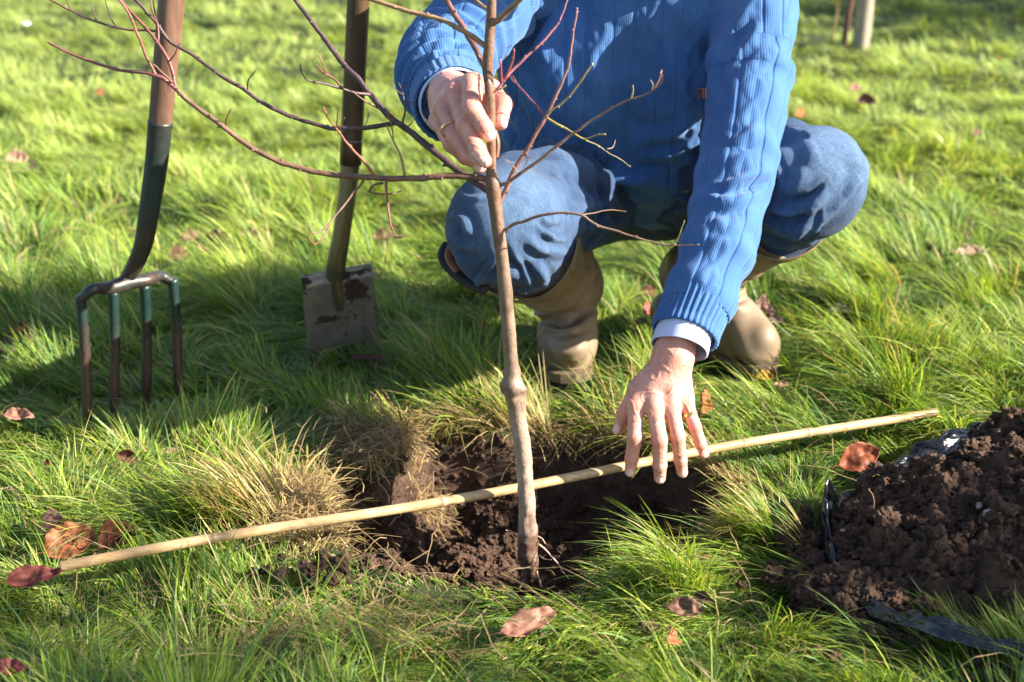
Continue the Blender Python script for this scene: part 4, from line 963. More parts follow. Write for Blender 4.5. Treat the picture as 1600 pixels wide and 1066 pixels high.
# ---- jumper
def cable(u, s, u0, per=.085, half=.009):
    x = u - u0; ph = 2 * np.pi * s / per; e = np.abs(x) < .026
    a = np.exp(-((x - half * np.sin(ph)) / .0054) ** 2) * (.6 + .4 * np.cos(ph)); b = np.exp(-((x + half * np.sin(ph)) / .0058) ** 2) * (.7 - .3 * np.cos(ph))
    g = np.exp(-((np.abs(x) - .0205) / .0024) ** 2)
    return (np.maximum(a, b) * .0018 - g * .0012) * e
armL = [[*S_L, .063], [*PD(1173, 120, 2.04), .0575], [*E_L, .0545], [*PD(1122, 385, 1.952), .0500], [*PD(1092, 468, 1.922), .0465], [*PD(1086, 486, 1.915), .0455]]
armR = [[*S_R, .066], [*PD(770, 0, 2.075), .064], [*PD(697, 92, 1.985), .060], [*PD(692, 120, 1.915), .058], [*PD(701, 146, 1.865), .054]]
TR = [[.205, 2.345, .285], [.185, 2.255, .37], [.195, 2.20, .48], [.215, 2.16, .60]]
def fjump(P):
    d = None
    for s, rr, oo in ((-1, (.105, .122, .118, .085), (.06, .088, .095, .060)), (1, (.105, .118, .112, .085), (.06, .05, .07, .06))):
        J = [[c[0] + s * o, c[1], c[2], r] for c, o, r in zip(TR, oo, rr)]
        e = chain(P, J, .02); d = e if d is None else smin(d, e, .05)
    d = smin(d, caps(P, np.array([.21, 2.17, .62]), S_R, .075, .066), .04); d = smin(d, caps(P, np.array([.22, 2.15, .61]), S_L, .075, .063), .04)
    d = np.maximum(d, -((P - np.array([.18, 2.15, .235])) @ nrm([.0, .30, .95])))         # hem plane
    ar = chain(P, armR, .02); al = chain(P, armL, .012)
    d = smin(d, ar, .016); d = smin(d, al, .014)
    nk = np.array([.215, 2.10, .71]); d = np.maximum(d, -(np.linalg.norm((P - nk) * [1, 1, .9], axis=1) - .072))
    # open sleeve ends
    for J in (armL, armR):
        a, c = np.array(J[-2][:3]), np.array(J[-1][:3]); T = nrm(c - a); m_ = ((P - c) @ T); near = np.linalg.norm(P - c, axis=1) < .12
        d = np.where(near, np.maximum(d, m_), d)
    return d
J_FOLDS = [  # sleeve on the right
  ([(1190, 195), (1165, 215), (1130, 222)], 6, 8), ([(1205, 262), (1170, 276), (1120, 300)], 8, 9), ([(1190, 300), (1160, 312), (1110, 318)], 6, 8), ([(1195, 285), (1150, 296), (1105, 300)], -5, 6), ([(1180, 345), (1150, 352), (1105, 345)], 5, 9),
  ([(1235, 60), (1195, 90), (1150, 120)], 6, 10), ([(1130, 150), (1120, 120), (1150, 60), (1185, 20)], -9, 9), ([(1110, 170), (1105, 130), (1130, 70)], 6, 12),
  # sleeve on the left: bands round the bent elbow
  ([(730, 20), (690, 45), (650, 90)], 5, 9), ([(755, 45), (705, 62), (665, 110)], 6, 8), ([(765, 66), (715, 84), (672, 130)], 6, 7), ([(760, 90), (712, 104), (670, 150)], 5, 7),
  ([(845, 10), (838, 45), (815, 80), (790, 95)], -10, 9), ([(870, 10), (860, 50), (845, 100)], 7, 12),
  # belly
  ([(800, 120), (830, 170), (870, 230), (920, 262)], 6, 12), ([(790, 160), (815, 200), (850, 245)], 7, 9), ([(785, 190), (800, 225), (835, 250)], 6, 7), ([(815, 90), (820, 140), (845, 190)], 6, 10),
  ([(1090, 190), (1040, 215), (980, 222)], 8, 11), ([(1095, 215), (1050, 240), (1000, 250)], 7, 9), ([(1040, 60), (1060, 120), (1085, 180)], 6, 14), ([(940, 40), (930, 120), (960, 200)], 4, 16), ([(870, 262), (930, 282), (990, 280), (1050, 262)], 6, 8)]
VJ, FJ = nets(fjump, (-.28, 1.72, .10), (.56, 2.56, .74), .0025)
_, gJ = grad(fjump, VJ, .002)
sL, tL_, dLs = along(VJ, armL); sR, tR_, dRs = along(VJ, armR)
onL = (dLs < .075) & (sL > .10); onR = (dRs < .08) & (sR > .10)
wLm = sstep(.07, .13, sL) * (dLs < .072); wRm = sstep(.10, .18, sR) * (dRs < .078)
dis = np.zeros(len(VJ))
uL = tL_ * .052; dis += wLm * (cable(uL, sL, 0) + .6 * cable(uL, sL, .07) + .6 * cable(uL, sL, -.070))
uR = tR_ * .058; dis += wRm * (cable(uR, sR, 0) + .6 * cable(uR, sR, .07) + .6 * cable(uR, sR, -.07))
body_m = (1 - np.clip(wLm + wRm, 0, 1))
ub = (VJ[:, 0] - .195) + .15 * (VJ[:, 2] - .4) * (VJ[:, 0] - .2); sb = VJ[:, 2] - .4 * (VJ[:, 1] - 2.1)
for u0 in (-.21, -.14, -.07, 0, .07, .14, .21): dis += body_m * cable(ub, sb, u0, .085, .0090)
# folds: round the bent elbow, down the straight sleeve, slack over the belly
q = noise3(VJ * 11); q2 = noise3(VJ * 20 + 5)
rings = np.sin(sR * 2 * np.pi / .028 + 2.2 * q + 1.2 * np.cos(tR_)); dis += wRm * sstep(.18, .26, sR) * (.0042 * rings + .002 * q2)
fL_ = np.sin(sL * 2 * np.pi / .060 + 2.5 * q + 1.3 * np.sin(tL_ + .7)); dis += wLm * (.0018 * fL_ + .0028 * q2)
Wt = nrm([.55, .2, -.8]); wr = fbm(np.stack([(VJ @ nrm([.75, -.2, .6])) * 14, (VJ @ Wt) * 4, VJ[:, 1] * 4], 1), 2)
dis += body_m * (.010 * wr + .003 * q2)
bel = np.exp(-(((VJ[:, 2] - .33) / .05) ** 2)) * body_m; dis += bel * .005 * np.sin((VJ[:, 2] + .25 * VJ[:, 0]) * 2 * np.pi / .045 + 2 * q)
dis += strokes(VJ, gJ, J_FOLDS)
VJ2 = VJ + gJ * dis[:, None]
ku = np.where(wLm > .5, uL, np.where(wRm > .5, uR, ub)); kv = np.where(wLm > .5, sL, np.where(wRm > .5, sR, sb))
jumper = mesh('jumper', VJ2, FJ, M_KNIT, person, attrs={'ku': ku, 'kv': kv})
print('jumper', len(VJ), time.time() - T0)
def cuff(C, r, rb, name, mt, par, nr=30, amp=.0011, seg=240, thick=.0022, ref=(0, -1, 0), n=34, flare=None, ph=0):
    C = spline(np.array(C), n); s = np.linspace(0, 1, n); fl = np.ones(n) if flare is None else np.interp(s, *flare)
    fn = (lambda th, s_: 1 + amp / r * np.sign(np.cos(nr * th + ph)) * np.abs(np.cos(nr * th + ph)) ** .6 + .012 * np.sin(3 * th + 1) + .02 * np.sin(2 * th + s_ * 60))
    Vo, Fo = tube(C, r * fl, seg, rb=rb * fl, cap=False, rf=fn, ref=ref); Vi, Fi = tube(C[::-1], (r - thick) * fl[::-1], seg, rb=(rb - thick) * fl[::-1], cap=False, rf=lambda th, s_: 1 + .012 * np.sin(3 * th + 1), ref=ref)
    V, F = join([(Vo, Fo), (Vi, Fi)]); k = len(Vo)
    # rolled lip joining outer end and inner start
    oe = (n - 1) * seg; jj = np.arange(seg); j2 = (jj + 1) % seg
    lipc = [np.stack([oe + jj, oe + j2, k + j2 * 1, k + jj], 1)]
    # inner tube runs backwards: angle direction flips sign of B, remap
    Ti, Ni, Bi = frames(C[::-1], ref); To, No, Bo = frames(C, ref)
    th = 2 * np.pi * jj / seg; m_ = (-jj) % seg
    lipc = [np.stack([oe + jj, oe + j2, k + m_[j2], k + m_[jj]], 1)]
    ku_ = np.tile(np.concatenate([jj * 2 * np.pi * r / seg]), n); ku_ = np.concatenate([ku_, ku_]); kv_ = np.concatenate([np.repeat(s, seg)] * 2) * .06
    return mesh(name, V, F + lipc, mt, par, attrs={'ku': ku_, 'kv': kv_})
cuff([PD(1100, 448, 1.930), PD(1088, 478, 1.918), PD(1074, 512, 1.905), PD(1070, 524, 1.900)], .0455, .0455, 'cuff', M_RIB, jumper, 34, .0010, flare=([0, .15, .8, .95, 1], [1.0, 1.06, .98, 1.0, .97]))
cuff([PD(1078, 500, 1.908), PD(1066, 530, 1.898), PD(1062, 545, 1.893)], .0395, .0385, 'shirt_cuff', M_SHIRT, person, 0, 0, thick=.0015)
cuff([PD(699, 126, 1.90), PD(703, 148, 1.865), PD(708, 160, 1.835), PD(710, 163, 1.825)], .0535, .0535, 'cuff', M_RIB, jumper, 34, .0006, flare=([0, .3, .9, 1], [1.0, 1.04, 1.0, .96]))
cuff([PD(704, 150, 1.86), PD(710, 160, 1.825), PD(712, 163, 1.815)], .0455, .0455, 'shirt_cuff', M_SHIRT, person, 0, 0, thick=.0015)
# collar above the frame
cc_ = np.array([.215, 2.115, .675]); th = np.linspace(0, 2 * np.pi, 61)[:-1]; a1, a2 = np.array([1., 0, 0]), nrm([0, .85, .52])
V, F = [], []
ringc = np.array([cc_ + a1 * .078 * math.cos(t) + a2 * .072 * math.sin(t) for t in th]); V, F = tube(np.concatenate([ringc, ringc[:1]]), .010, 12, cap=False, ref=(0, 0, 1))
mesh('collar', V, F, M_RIB, jumper, attrs={'ku': V[:, 0], 'kv': V[:, 2]})
# little embroidered mark on the chest: five upright stitches under a bar
def onjump(px, py):
    q = VJ2 - CC; d = q @ CF; k = np.where((np.abs(800 + FPX * q[:, 0] / d - px) < 4) & (np.abs(533 - FPX * (q @ CU) / d - py) < 4))[0]; return PD(px, py, d[k].min() - .0015)
def onsurf(px, py, f, d0=1.6, d1=2.6):
    ds = np.linspace(d0, d1, 1500); P = np.array([PD(px, py, d) for d in ds]); v = f(P); k = np.argmax(v < 0); return P[k] if v[k] < 0 else P[-1], ds[k]
lg = []
for k in range(4):
    x = 1091 + k * 4; pts = [onjump(x, 141 + i * 4.5) for i in range(4)]; lg.append(tube(spline(pts, 8), .0011, 6))
pts = [onjump(1089 + i * 4, 139) for i in range(5)]; lg.append(tube(spline(pts, 8), .0011, 6))
V, F = join(lg); mesh('embroidery', V, F, M_ORANGE, jumper)

# ---- jeans
K_R, K_L = PY(786, 350, 1.880), PY(1268, 283, 1.985)
H_R, H_L = np.array([.135, 2.34, .265]), np.array([.275, 2.37, .27])
A_R, A_L = np.array([.092, 2.250, .12]), np.array([.31, 2.30, .115])
def fjeans(P):
    d = chain(P, [[*H_R, .108], [*((H_R * .5 + K_R * .5) + [0, 0, .0]), .088], [*K_R, .077]], .02)
    d = smin(d, chain(P, [[*H_L, .108], [*(H_L * .5 + K_L * .5), .092], [*K_L, .078]], .02), .035)
    d = smin(d, caps(P, np.array([.15, 2.40, .27]), np.array([.26, 2.41, .27]), .11, .11), .04)
    for K_, A, r in ((K_R, A_R, .079), (K_L, A_L, .078)):
        e = K_ + (A - K_) * .30; d = smin(d, caps(P, K_ + (A - K_) * .06, e, r * .97, r * .92), .03)
    return d
T_FOLDS = [([(712, 300), (735, 310), (760, 306)], 3, 4), ([(745, 440), (765, 415), (778, 400)], 5, 4), ([(800, 395), (818, 420), (826, 440)], 6, 4), ([(850, 360), (870, 375), (888, 372)], 7, 4), ([(842, 345), (862, 358), (880, 352)], -6, 4),
  ([(905, 300), (925, 330), (935, 365)], 6, 5), ([(925, 285), (950, 315), (960, 350)], -5, 5), ([(1030, 285), (1055, 305), (1085, 315)], 6, 5), ([(1200, 240), (1215, 262), (1222, 290)], 5, 5), ([(1210, 360), (1250, 362), (1290, 350)], 6, 4), ([(1228, 312), (1262, 306), (1290, 286)], -7, 4), ([(1300, 330), (1322, 312), (1338, 285)], 5, 4),
  ([(880, 235), (915, 262), (955, 268)], -5, 5),([(805, 448), (845, 425), (888, 386)], 9, 8), ([(822, 372), (850, 392), (886, 384)], 8, 7), ([(835, 410), (850, 440)], 8, 7), ([(700, 335), (728, 345), (736, 372)], 8, 6), ([(704, 360), (722, 380), (745, 388)], 7, 6), ([(712, 395), (735, 425), (765, 442)], 7, 8),
  ([(780, 380), (800, 410), (830, 425)], -6, 7), ([(868, 260), (895, 290), (900, 330)], -8, 9), ([(840, 215), (880, 250), (960, 285)], 7, 12), ([(890, 330), (930, 320), (985, 330)], 6, 10), ([(900, 365), (950, 350), (1010, 355)], 6, 9), ([(985, 285), (1000, 320), (990, 350)], -7, 8),
  ([(1195, 318), (1225, 330), (1270, 322), (1300, 300)], 9, 9), ([(1190, 345), (1230, 352), (1280, 345), (1315, 322)], 8, 8), ([(1195, 332), (1230, 342), (1275, 334)], -8, 6), ([(1215, 300), (1245, 285), (1262, 262)], 5, 10), ([(1240, 368), (1262, 340), (1275, 320)], 6, 6), ([(1320, 240), (1345, 262), (1335, 300)], 6, 9),
  ([(1205, 200), (1240, 230), (1250, 270)], -4, 14), ([(1010, 300), (1050, 275), (1090, 262)], 6, 10), ([(1020, 345), (1060, 330), (1085, 325)], 6, 8)]
V, F = nets(fjeans, (-.14, 1.74, .10), (.56, 2.56, .50), .0034)
_, g = grad(fjeans, V, .002); dis = .006 * fbm(V * 9, 2)
for K_, A, sg, sd0 in ((K_R, A_R, 1, 0.), (K_L, A_L, -1, 2.)):
    s_ = (V - K_) @ nrm(A - K_); dk = np.linalg.norm(V - K_, axis=1); m_ = sstep(.24, .13, dk)
    T = nrm(A - K_); q = V - K_ - s_[:, None] * T; th = np.arctan2(q @ np.cross(T, [0, -1, 0]), -q[:, 1])
    w1 = sstep(.015, .06, s_) * m_
    dis += w1 * (.008 * (1 - 2.2 * np.abs(noise3(np.stack([s_ * 26 + 1.5 * np.sin(th + sd0), th * 1.2, V[:, 2] * 5 + sd0], 1)))) + .003 * np.sin(th * 4 + s_ * 25))
    # strain folds behind the knee and along the thigh
    hip = H_R if sg == 1 else H_L; Tt = nrm(hip - K_); st = (V - K_) @ Tt; qt = V - K_ - st[:, None] * Tt; th2 = np.arctan2(qt[:, 0], qt[:, 2])
    dis += sstep(.06, .14, st) * sstep(.5, .3, st) * .0055 * np.sin(st * 2 * np.pi / .06 + 2.5 * np.sin(th2) + 2 * noise3(V * 7)) * m_ ** 0 * (dk < .45) * .6
dis += strokes(V, g, T_FOLDS)
V2 = V + g * dis[:, None]
fade_sun = np.zeros(len(V))
for K_, cpx, sc_ in ((K_R, PD(800, 300, 1.9), .062), (K_L, PD(1295, 235, 2.0), .066)):
    fade_sun = np.maximum(fade_sun, np.exp(-(np.linalg.norm(V - (K_ + nrm(cpx - K_) * .06), axis=1) / (sc_ * 1.25)) ** 2))  # worn knees plus their sunlit patches, both put into the denim colour
fade_sun = np.clip(.06 + .80 * fade_sun + .14 * fbm(V * 22, 3) + dis * 20, 0, 1)
jn = mesh('jeans', V2, F, M_DENIM, person, attrs={'fade_sun': fade_sun})
# seams
for px in ([(992, 288), (988, 312), (984, 335), (978, 352), (968, 368)], [(1012, 312), (1040, 306), (1076, 299)]):
    pts = [onsurf(a, b_, fjeans)[0] - CF * .004 for a, b_ in px]; V, F = tube(spline(pts, 40), .0016, 6); mesh('seam', V, F, M_THREAD, jn)
print('jeans', time.time() - T0)
# leather strap showing at the waist behind the stem
pts = [PD(772, 200, 1.90), PD(778, 222, 1.90), PD(776, 246, 1.905)]; V, F = tube(spline(pts, 12), .007, 10, rb=.003); mesh('belt_loop', V, F, M_LEATHER, jn)

# ---- rubber boots
B_FOLDS = [([(800, 468), (855, 488), (905, 470), (935, 440)], 8, 7), ([(815, 486), (860, 506), (915, 488), (940, 465)], -6, 6), ([(840, 500), (880, 516), (925, 500)], 5, 6), ([(880, 410), (905, 425), (930, 420)], 6, 6), ([(850, 540), (880, 552), (915, 540)], 3, 6), ([(790, 445), (840, 462), (890, 440)], -4, 5),
  ([(1170, 450), (1195, 436), (1230, 405)], -4, 6), ([(1120, 440), (1150, 462), (1165, 452)], 7, 7), ([(1110, 470), (1140, 485), (1165, 480)], 5, 6), ([(1180, 400), (1215, 405), (1245, 385)], 3, 6)]
def boot(K_, A, heel, toe, r_top, nm, kick, foldamp, lin=False):
    K_, A, heel, toe = map(np.array, (K_, A, heel, toe)); bt = bpy.data.objects.new('boot', None); col.objects.link(bt); bt.parent = person; BASE[bt.name] = BASE['person']
    top = K_ + (A - K_) * .27; mid = K_ + (A - K_) * .66; fw = nrm(toe - heel)
    ins = heel + (toe - heel) * .45 + np.array([0, 0, .045]); zs = min(heel[2], toe[2]) - .036
    def f(P):
        d = chain(P, [[*top, r_top], [*mid, r_top * .74], [*A, .050]], .02)
        d = smin(d, chain(P, [[*(A - [0, .01, 0]), .050], [*(ins + fw * -.015 + [0, 0, .018]), .041], [*(toe - fw * .032 + [0, 0, .004]), .034]], .02), .03)
        d = smin(d, chain(P, [[*heel, .036], [*(heel * .5 + toe * .5), .036], [*(toe - fw * .034 - [0, 0, .004]), .034]], .02), .04)
        d = np.maximum(d, -(P[:, 2] - (zs + .006) - kick * np.clip(-(P - toe) @ fw - .06, 0, 1)))
        T = nrm(A - K_); d = np.maximum(d, -((P - top) @ T)); return d
    lo = np.minimum.reduce([top, A, heel, toe]) - .11; hi = np.maximum.reduce([top, A, heel, toe]) + .11
    V, F = nets(f, lo, hi, .003); _, g = grad(f, V, .002)
    st_ = strokes(V, g, B_FOLDS); s_ = (V - top) @ nrm(A - top); Ls = np.linalg.norm(A - top); kk = sstep(.3, .55, s_ / Ls) * sstep(1.25, .9, s_ / Ls)
    dis = kk * foldamp * np.sin(s_ * 2 * np.pi / .062 + 1.5 * noise3(V * 9) + 1.2 * np.sin(V[:, 0] * 25)) + .002 * noise3(V * 14)
    mesh('upper', V + g * (dis + st_)[:, None], F, M_BOOT, bt)
    # rim band
    T = nrm(A - K_); C = spline([top - T * .010, top + T * .012], 8); Vo, Fo = tube(C, [r_top * 1.02, r_top * 1.045, r_top * 1.05, r_top * 1.05, r_top * 1.05, r_top * 1.045, r_top * 1.03, r_top * 1.0], 64, cap=False, rf=lambda th, s2: 1 + .025 * np.sin(3 * th + 1) + .02 * np.sin(2 * th))
    Vi, Fi = tube(C[::-1], r_top * .985, 64, cap=False, rf=lambda th, s2: 1 + .025 * np.sin(3 * th + 1)); mesh('rim', *join([(Vo, Fo), (Vi, Fi)]), M_BOOT, bt)
    # sole
    Js = [heel, heel * .5 + toe * .5, toe]; P_ = spline(Js, 24); wd = np.interp(np.linspace(0, 1, 24), [0, .12, .45, .8, .93, 1], [.018, .033, .031, .041, .032, .012]); sd_v = np.cross(fw, [0, 0, 1.]); sd_v = nrm(sd_v)
    Vs = []
    P_ = P_ + fw * np.linspace(-.026, .010, 24)[:, None]
    for z_ in (0, .016):
        zz_ = np.maximum(zs, zs + kick * np.clip(-(P_ - toe) @ fw - .06, 0, 1)) - .008 + z_
        for s2 in (-1, 1): Vs.append(np.stack([P_[:, 0] + s2 * wd * sd_v[0] * 1.03, P_[:, 1] + s2 * wd * sd_v[1] * 1.03, zz_], 1))
    V = np.concatenate(Vs); n = 24; i = np.arange(n - 1)
    F = [np.stack([i, i + 1, n + i + 1, n + i], 1), np.stack([2 * n + i, 3 * n + i, 3 * n + i + 1, 2 * n + i + 1], 1), np.stack([i, 2 * n + i, 2 * n + i + 1, i + 1], 1), np.stack([n + i, n + i + 1, 3 * n + i + 1, 3 * n + i], 1), np.array([[0, n, 3 * n, 2 * n], [n - 1, 3 * n - 1, 4 * n - 1, 2 * n - 1][::1]])]
    mesh('sole', V, F, M_SOLE, bt, smooth=False)
    return bt, top
br_, topR = boot(K_R, A_R, (.098, 2.34, .034), (.092, 2.140, .028), .084, 'boot', .20, .008)
bl2_, topL = boot(K_L, A_L, (.280, 2.36, .024), (.430, 2.195, .022), .082, 'boot', .05, .003)
# pull strap and dark opening at the rear of the near boot
C = [PD(704, 386, 2.0), PD(697, 402, 1.99), PD(712, 424, 1.98), PD(735, 440, 1.97), PD(762, 452, 1.965)]
V, F = tube(spline(C, 30), .007, 14, rb=.013); mesh('lining', V, F, M_LINING, br_)
C = [PD(708, 380, 1.985), PD(702, 402, 1.975), PD(716, 424, 1.965)]; V, F = tube(spline(C, 20), .003, 10, rb=.007); mesh('pull_strap', V, F, M_LEATHER, br_)
print('boots', time.time() - T0)
# ------------------------------------------------------------------ fallen leaves
def leaf(px, py, size, colr, label, yaw=0., curl=.6, tilt=.3, pitch=0., lift=.035, asp=.62, mot=.3, folded=0.):
    p = G(px, py, 0.0); zg = float(ground(np.array([p[0]]), np.array([p[1]]))[0]); p = G(px, py, zg + lift)
    Ls = m_px(size * .92, (p - CC) @ CF); curl *= 1.15; folded = max(folded, .25); nu, nv = 27, 15
    u, v = np.meshgrid(np.linspace(0, 1, nu), np.linspace(-1, 1, nv), indexing='ij'); u, v = u.ravel(), v.ravel()
    wv_ = asp * .5 * np.sin(np.pi * np.clip(u, 0, 1) ** .85) ** .75 * (1 + .03 * np.sin(u * 50) * (np.abs(v) > .9)); wv_ *= np.where(u > .93, .6, 1)
    x = (u - .5); y = v * wv_; sd0 = rng.random() * 50
    z = curl * (y ** 2) * 1.9 + .25 * curl * (u - .5) ** 2 * 1.5 + .005 * np.cos(u * 42 - np.abs(v) * 5) * np.abs(v) + folded * np.abs(y) * 1.2 + .10 * n2(x + sd0, y, 3.5, 2)
    P = np.stack([x, y, z], 1); T_ = .004
    Pb = P - [0, 0, T_]
    # stalk
    st = tube(np.array([[-.5 - .22 * t, .02 * math.sin(3 * t), z[nv // 2] + .05 * t] for t in np.linspace(0, 1, 8)]), .011, 6, ref=(0, 0, 1))
    i, j = np.meshgrid(np.arange(nu - 1), np.arange(nv - 1), indexing='ij'); Q = np.stack([i * nv + j, (i + 1) * nv + j, (i + 1) * nv + j + 1, i * nv + j + 1], -1).reshape(-1, 4); n = nu * nv
    ring = np.array([i * nv for i in range(nu)] + [(nu - 1) * nv + j for j in range(1, nv)] + [i * nv + nv - 1 for i in range(nu - 2, -1, -1)] + [j for j in range(nv - 2, 0, -1)])
    E = np.stack([ring, ring + n, np.roll(ring, -1) + n, np.roll(ring, -1)], 1)
    V, F = join([(np.concatenate([P, Pb]), [Q, Q[:, ::-1] + n, E]), st])
    Rm = np.array(Euler((tilt, pitch, 0)).to_matrix()); Rz = np.array(Matrix.Rotation(yaw, 3, 'Z'))
    c0 = np.array(colr) * [.82, .88, .9]; vein = np.exp(-(np.abs(v) / .07) ** 2) + .5 * np.exp(-(((u * 9 - np.abs(v) * 1.6) % 1 - .5) / .09) ** 2)
    mt_ = fbm(np.stack([u * 5 + sd0, v * 3, 0 * u], 1), 3); c = c0 * (1 + mot * 2.2 * mt_)[:, None] * (1 - .28 * np.clip(vein, 0, 1))[:, None]
    c = np.clip(c, .006, 1); c = np.concatenate([c, c * .85 + .02, np.tile(c0 * .6, (len(st[0]), 1))])
    V = (V * Ls) @ Rm.T @ Rz.T + p
    o = setprops(mesh('fallen_leaf', V, F, M_LEAF, org=tuple(p), cols=c), label, 'leaf', 'fallen autumn leaves on the grass')
    LEAFPOS.append((p[0], p[1], Ls)); return o
CU_, RU, DK, PK, TA, OR, PU_ = (.30, .105, .045), (.17, .055, .032), (.05, .022, .02), (.34, .21, .15), (.42, .28, .16), (.45, .17, .045), (.10, .045, .045)
D = R_
leaf(110, 848, 92, CU_, 'big copper-coloured leaf lying flat above the left end of the cane', D(28), .3, D(38), D(-10), asp=.72)
leaf(186, 846, 74, RU, 'dark red curled leaf right of the big copper leaf near the cane', D(40), 1.3, D(25), D(-15), asp=.7, folded=.4)
leaf(80, 812, 52, PU_, 'dull purple upright leaf behind the big copper leaf', D(75), .3, D(55), 0)
leaf(56, 902, 96, (.26, .07, .055), 'long reddish leaf lying over the left tip of the cane', D(10), .4, D(30), D(-6), asp=.42, lift=.05)
leaf(24, 541, 58, PU_, 'dark purple leaf below an orange one at the left edge', D(-5), .3, D(35), 0, asp=.7)
leaf(40, 518, 46, (.34, .12, .06), 'orange-brown leaf resting on the purple leaf at the left edge', D(12), .5, D(35), 0)
leaf(30, 652, 62, (.40, .19, .13), 'pinkish brown leaf lying in shade left of the outer fork tine', D(-12), .7, D(20), 0, asp=.45)
leaf(104, 472, 38, (.42, .20, .10), 'small orange leaf in grass just left of the fork yoke', D(-10), .5, D(30), 0)
leaf(338, 394, 66, (.15, .075, .06), 'large dark mottled leaf lying in grass right of the fork socket', D(-25), 1.0, D(30), D(12), mot=.8, asp=.8)
leaf(278, 407, 50, (.14, .06, .045), 'dark folded leaf between the fork and the large mottled leaf', D(60), 1.2, D(35), 0, folded=.6)
leaf(602, 372, 44, (.17, .09, .05), 'brown leaf under the hanging twig right of the spade shaft', D(10), .7, D(25), 0)
leaf(198, 715, 38, (.14, .06, .035), 'small curled dark leaf standing above the two copper leaves', D(20), 1.6, D(60), D(25), lift=.05, folded=.5)
leaf(78, 725, 24, (.20, .07, .05), 'tiny dark red leaf in the shaded grass at the left', D(-20), .8, D(30), 0)
leaf(20, 765, 42, PK, 'pale pinkish withered leaf at the left edge above the copper leaves', D(8), .9, D(15), 0, asp=.35)
leaf(757, 514, 26, (.46, .20, .11), 'small orange leaf in sunlit grass just left of the trunk', D(30), .7, D(30), 0, asp=.8)
leaf(1190, 488, 46, (.36, .20, .17), 'pink-grey crumpled leaf above the toe of the right-hand boot', D(40), 1.4, D(40), 0, mot=.7, asp=.8)
leaf(1010, 486, 42, (.38, .10, .09), 'crimson leaf left of the jumper cuff', D(70), .6, D(50), 0, asp=.7)
leaf(1014, 458, 26, (.26, .06, .06), 'small dark crimson leaf above the larger crimson leaf by the cuff', D(20), .6, D(45), 0, asp=.8)
leaf(1004, 504, 24, (.45, .27, .2), 'tiny pale brown leaf below the crimson leaf by the cuff', D(-20), .8, D(30), 0)
leaf(1342, 716, 78, (.28, .08, .04), 'large rust-brown leaf curled up beside the back edge of the soil heap', D(18), .5, D(48), D(-14), lift=.045, asp=.66)
leaf(1096, 628, 56, (.36, .13, .05), 'orange-brown leaf standing behind the little finger of the lower hand', D(75), .8, D(60), D(-20), lift=.05, asp=.6)
leaf(1424, 552, 52, (.24, .11, .07), 'brown leaf lying in the grass well right of the right-hand boot', D(-4), 1.2, D(30), 0, asp=.5)
leaf(1516, 396, 50, (.42, .28, .19), 'tan leaf with raised tips at the right, level with the boot tops', D(0), .8, D(25), 0, asp=.5)
leaf(1508, 368, 26, (.45, .30, .2), 'small tan leaf standing just above the tan leaf at the right', D(80), .8, D(60), 0, asp=.5)
leaf(1314, 486, 34, (.42, .36, .32), 'grey-white withered leaf in grass right of the crumpled pink leaf', D(-15), .8, D(30), 0, asp=.6)
leaf(1354, 161, 34, (.20, .09, .07), 'dark brown blurred leaf far off right of the knee', D(-15), 1., D(40), 0, asp=.7)
leaf(1336, 140, 20, (.50, .26, .2), 'small pink leaf just above the dark brown one far off right', D(10), .8, D(40), 0, asp=.8)
leaf(1250, 180, 28, (.40, .15, .05), 'orange leaf showing just above the jeans at the right-hand knee', D(40), 1., D(50), 0, asp=.7)
leaf(1560, 90, 16, (.50, .12, .04), 'tiny orange-red leaf far off near the right edge', D(80), .8, D(50), 0, asp=.8)
leaf(1196, 590, 30, (.52, .30, .04), 'small yellow leaf just below the toe of the right-hand boot', D(-10), .6, D(30), 0, asp=.7)
leaf(1222, 602, 30, (.48, .28, .15), 'small tan leaf right of the yellow leaf by the boot toe', D(5), .6, D(25), 0, asp=.5)
leaf(826, 974, 118, (.42, .19, .13), 'broad pinkish brown leaf half sunk in the front grass below the trunk', D(32), .5, D(30), D(-5), asp=.38, lift=.028)
leaf(1046, 992, 54, (.42, .14, .06), 'orange leaf standing upright in the front grass', D(80), .6, D(60), 0, asp=.62, lift=.05)
leaf(1072, 952, 62, (.22, .11, .08), 'brown leaf behind the upright orange leaf in the front grass', D(-10), .6, D(35), 0, asp=.6)
leaf(14, 1046, 60, (.18, .045, .05), 'dark crimson leaf in the bottom left corner', D(5), .6, D(25), 0, asp=.55)
leaf(575, 562, 60, (.11, .045, .04), 'dark shrivelled leaf in the shaded grass in front of the spade', D(6), 1.3, D(20), 0, asp=.28)
leaf(28, 250, 36, (.52, .30, .22), 'pale pinkish leaf far off at the upper left', D(10), .8, D(40), 0, asp=.7)
leaf(52, 263, 26, (.50, .33, .24), 'pale leaf just right of another pale leaf at the upper left', D(-30), .8, D(40), 0, asp=.7)
leaf(158, 147, 18, (.45, .18, .08), 'small orange-brown leaf far off left of the fork shaft', D(10), .8, D(40), 0, asp=.8)
leaf(1526, 212, 24, (.14, .05, .05), 'dark leaf in a hollow of the lawn near the right edge', D(40), 1.2, D(30), 0, asp=.7)
leaf(1420, 342, 30, (.40, .24, .16), 'thin tan leaf on the bright lawn right of the knee', D(-40), 1.2, D(40), 0, asp=.35)
leaf(300, 372, 34, (.20, .11, .07), 'small dull brown leaf in the sunlit grass right of the fork socket', D(30), 1.0, D(35), 0, asp=.6)
leaf(392, 368, 40, (.40, .26, .17), 'pale tan leaf just above and right of the large mottled leaf', D(-20), .9, D(30), 0, asp=.5)
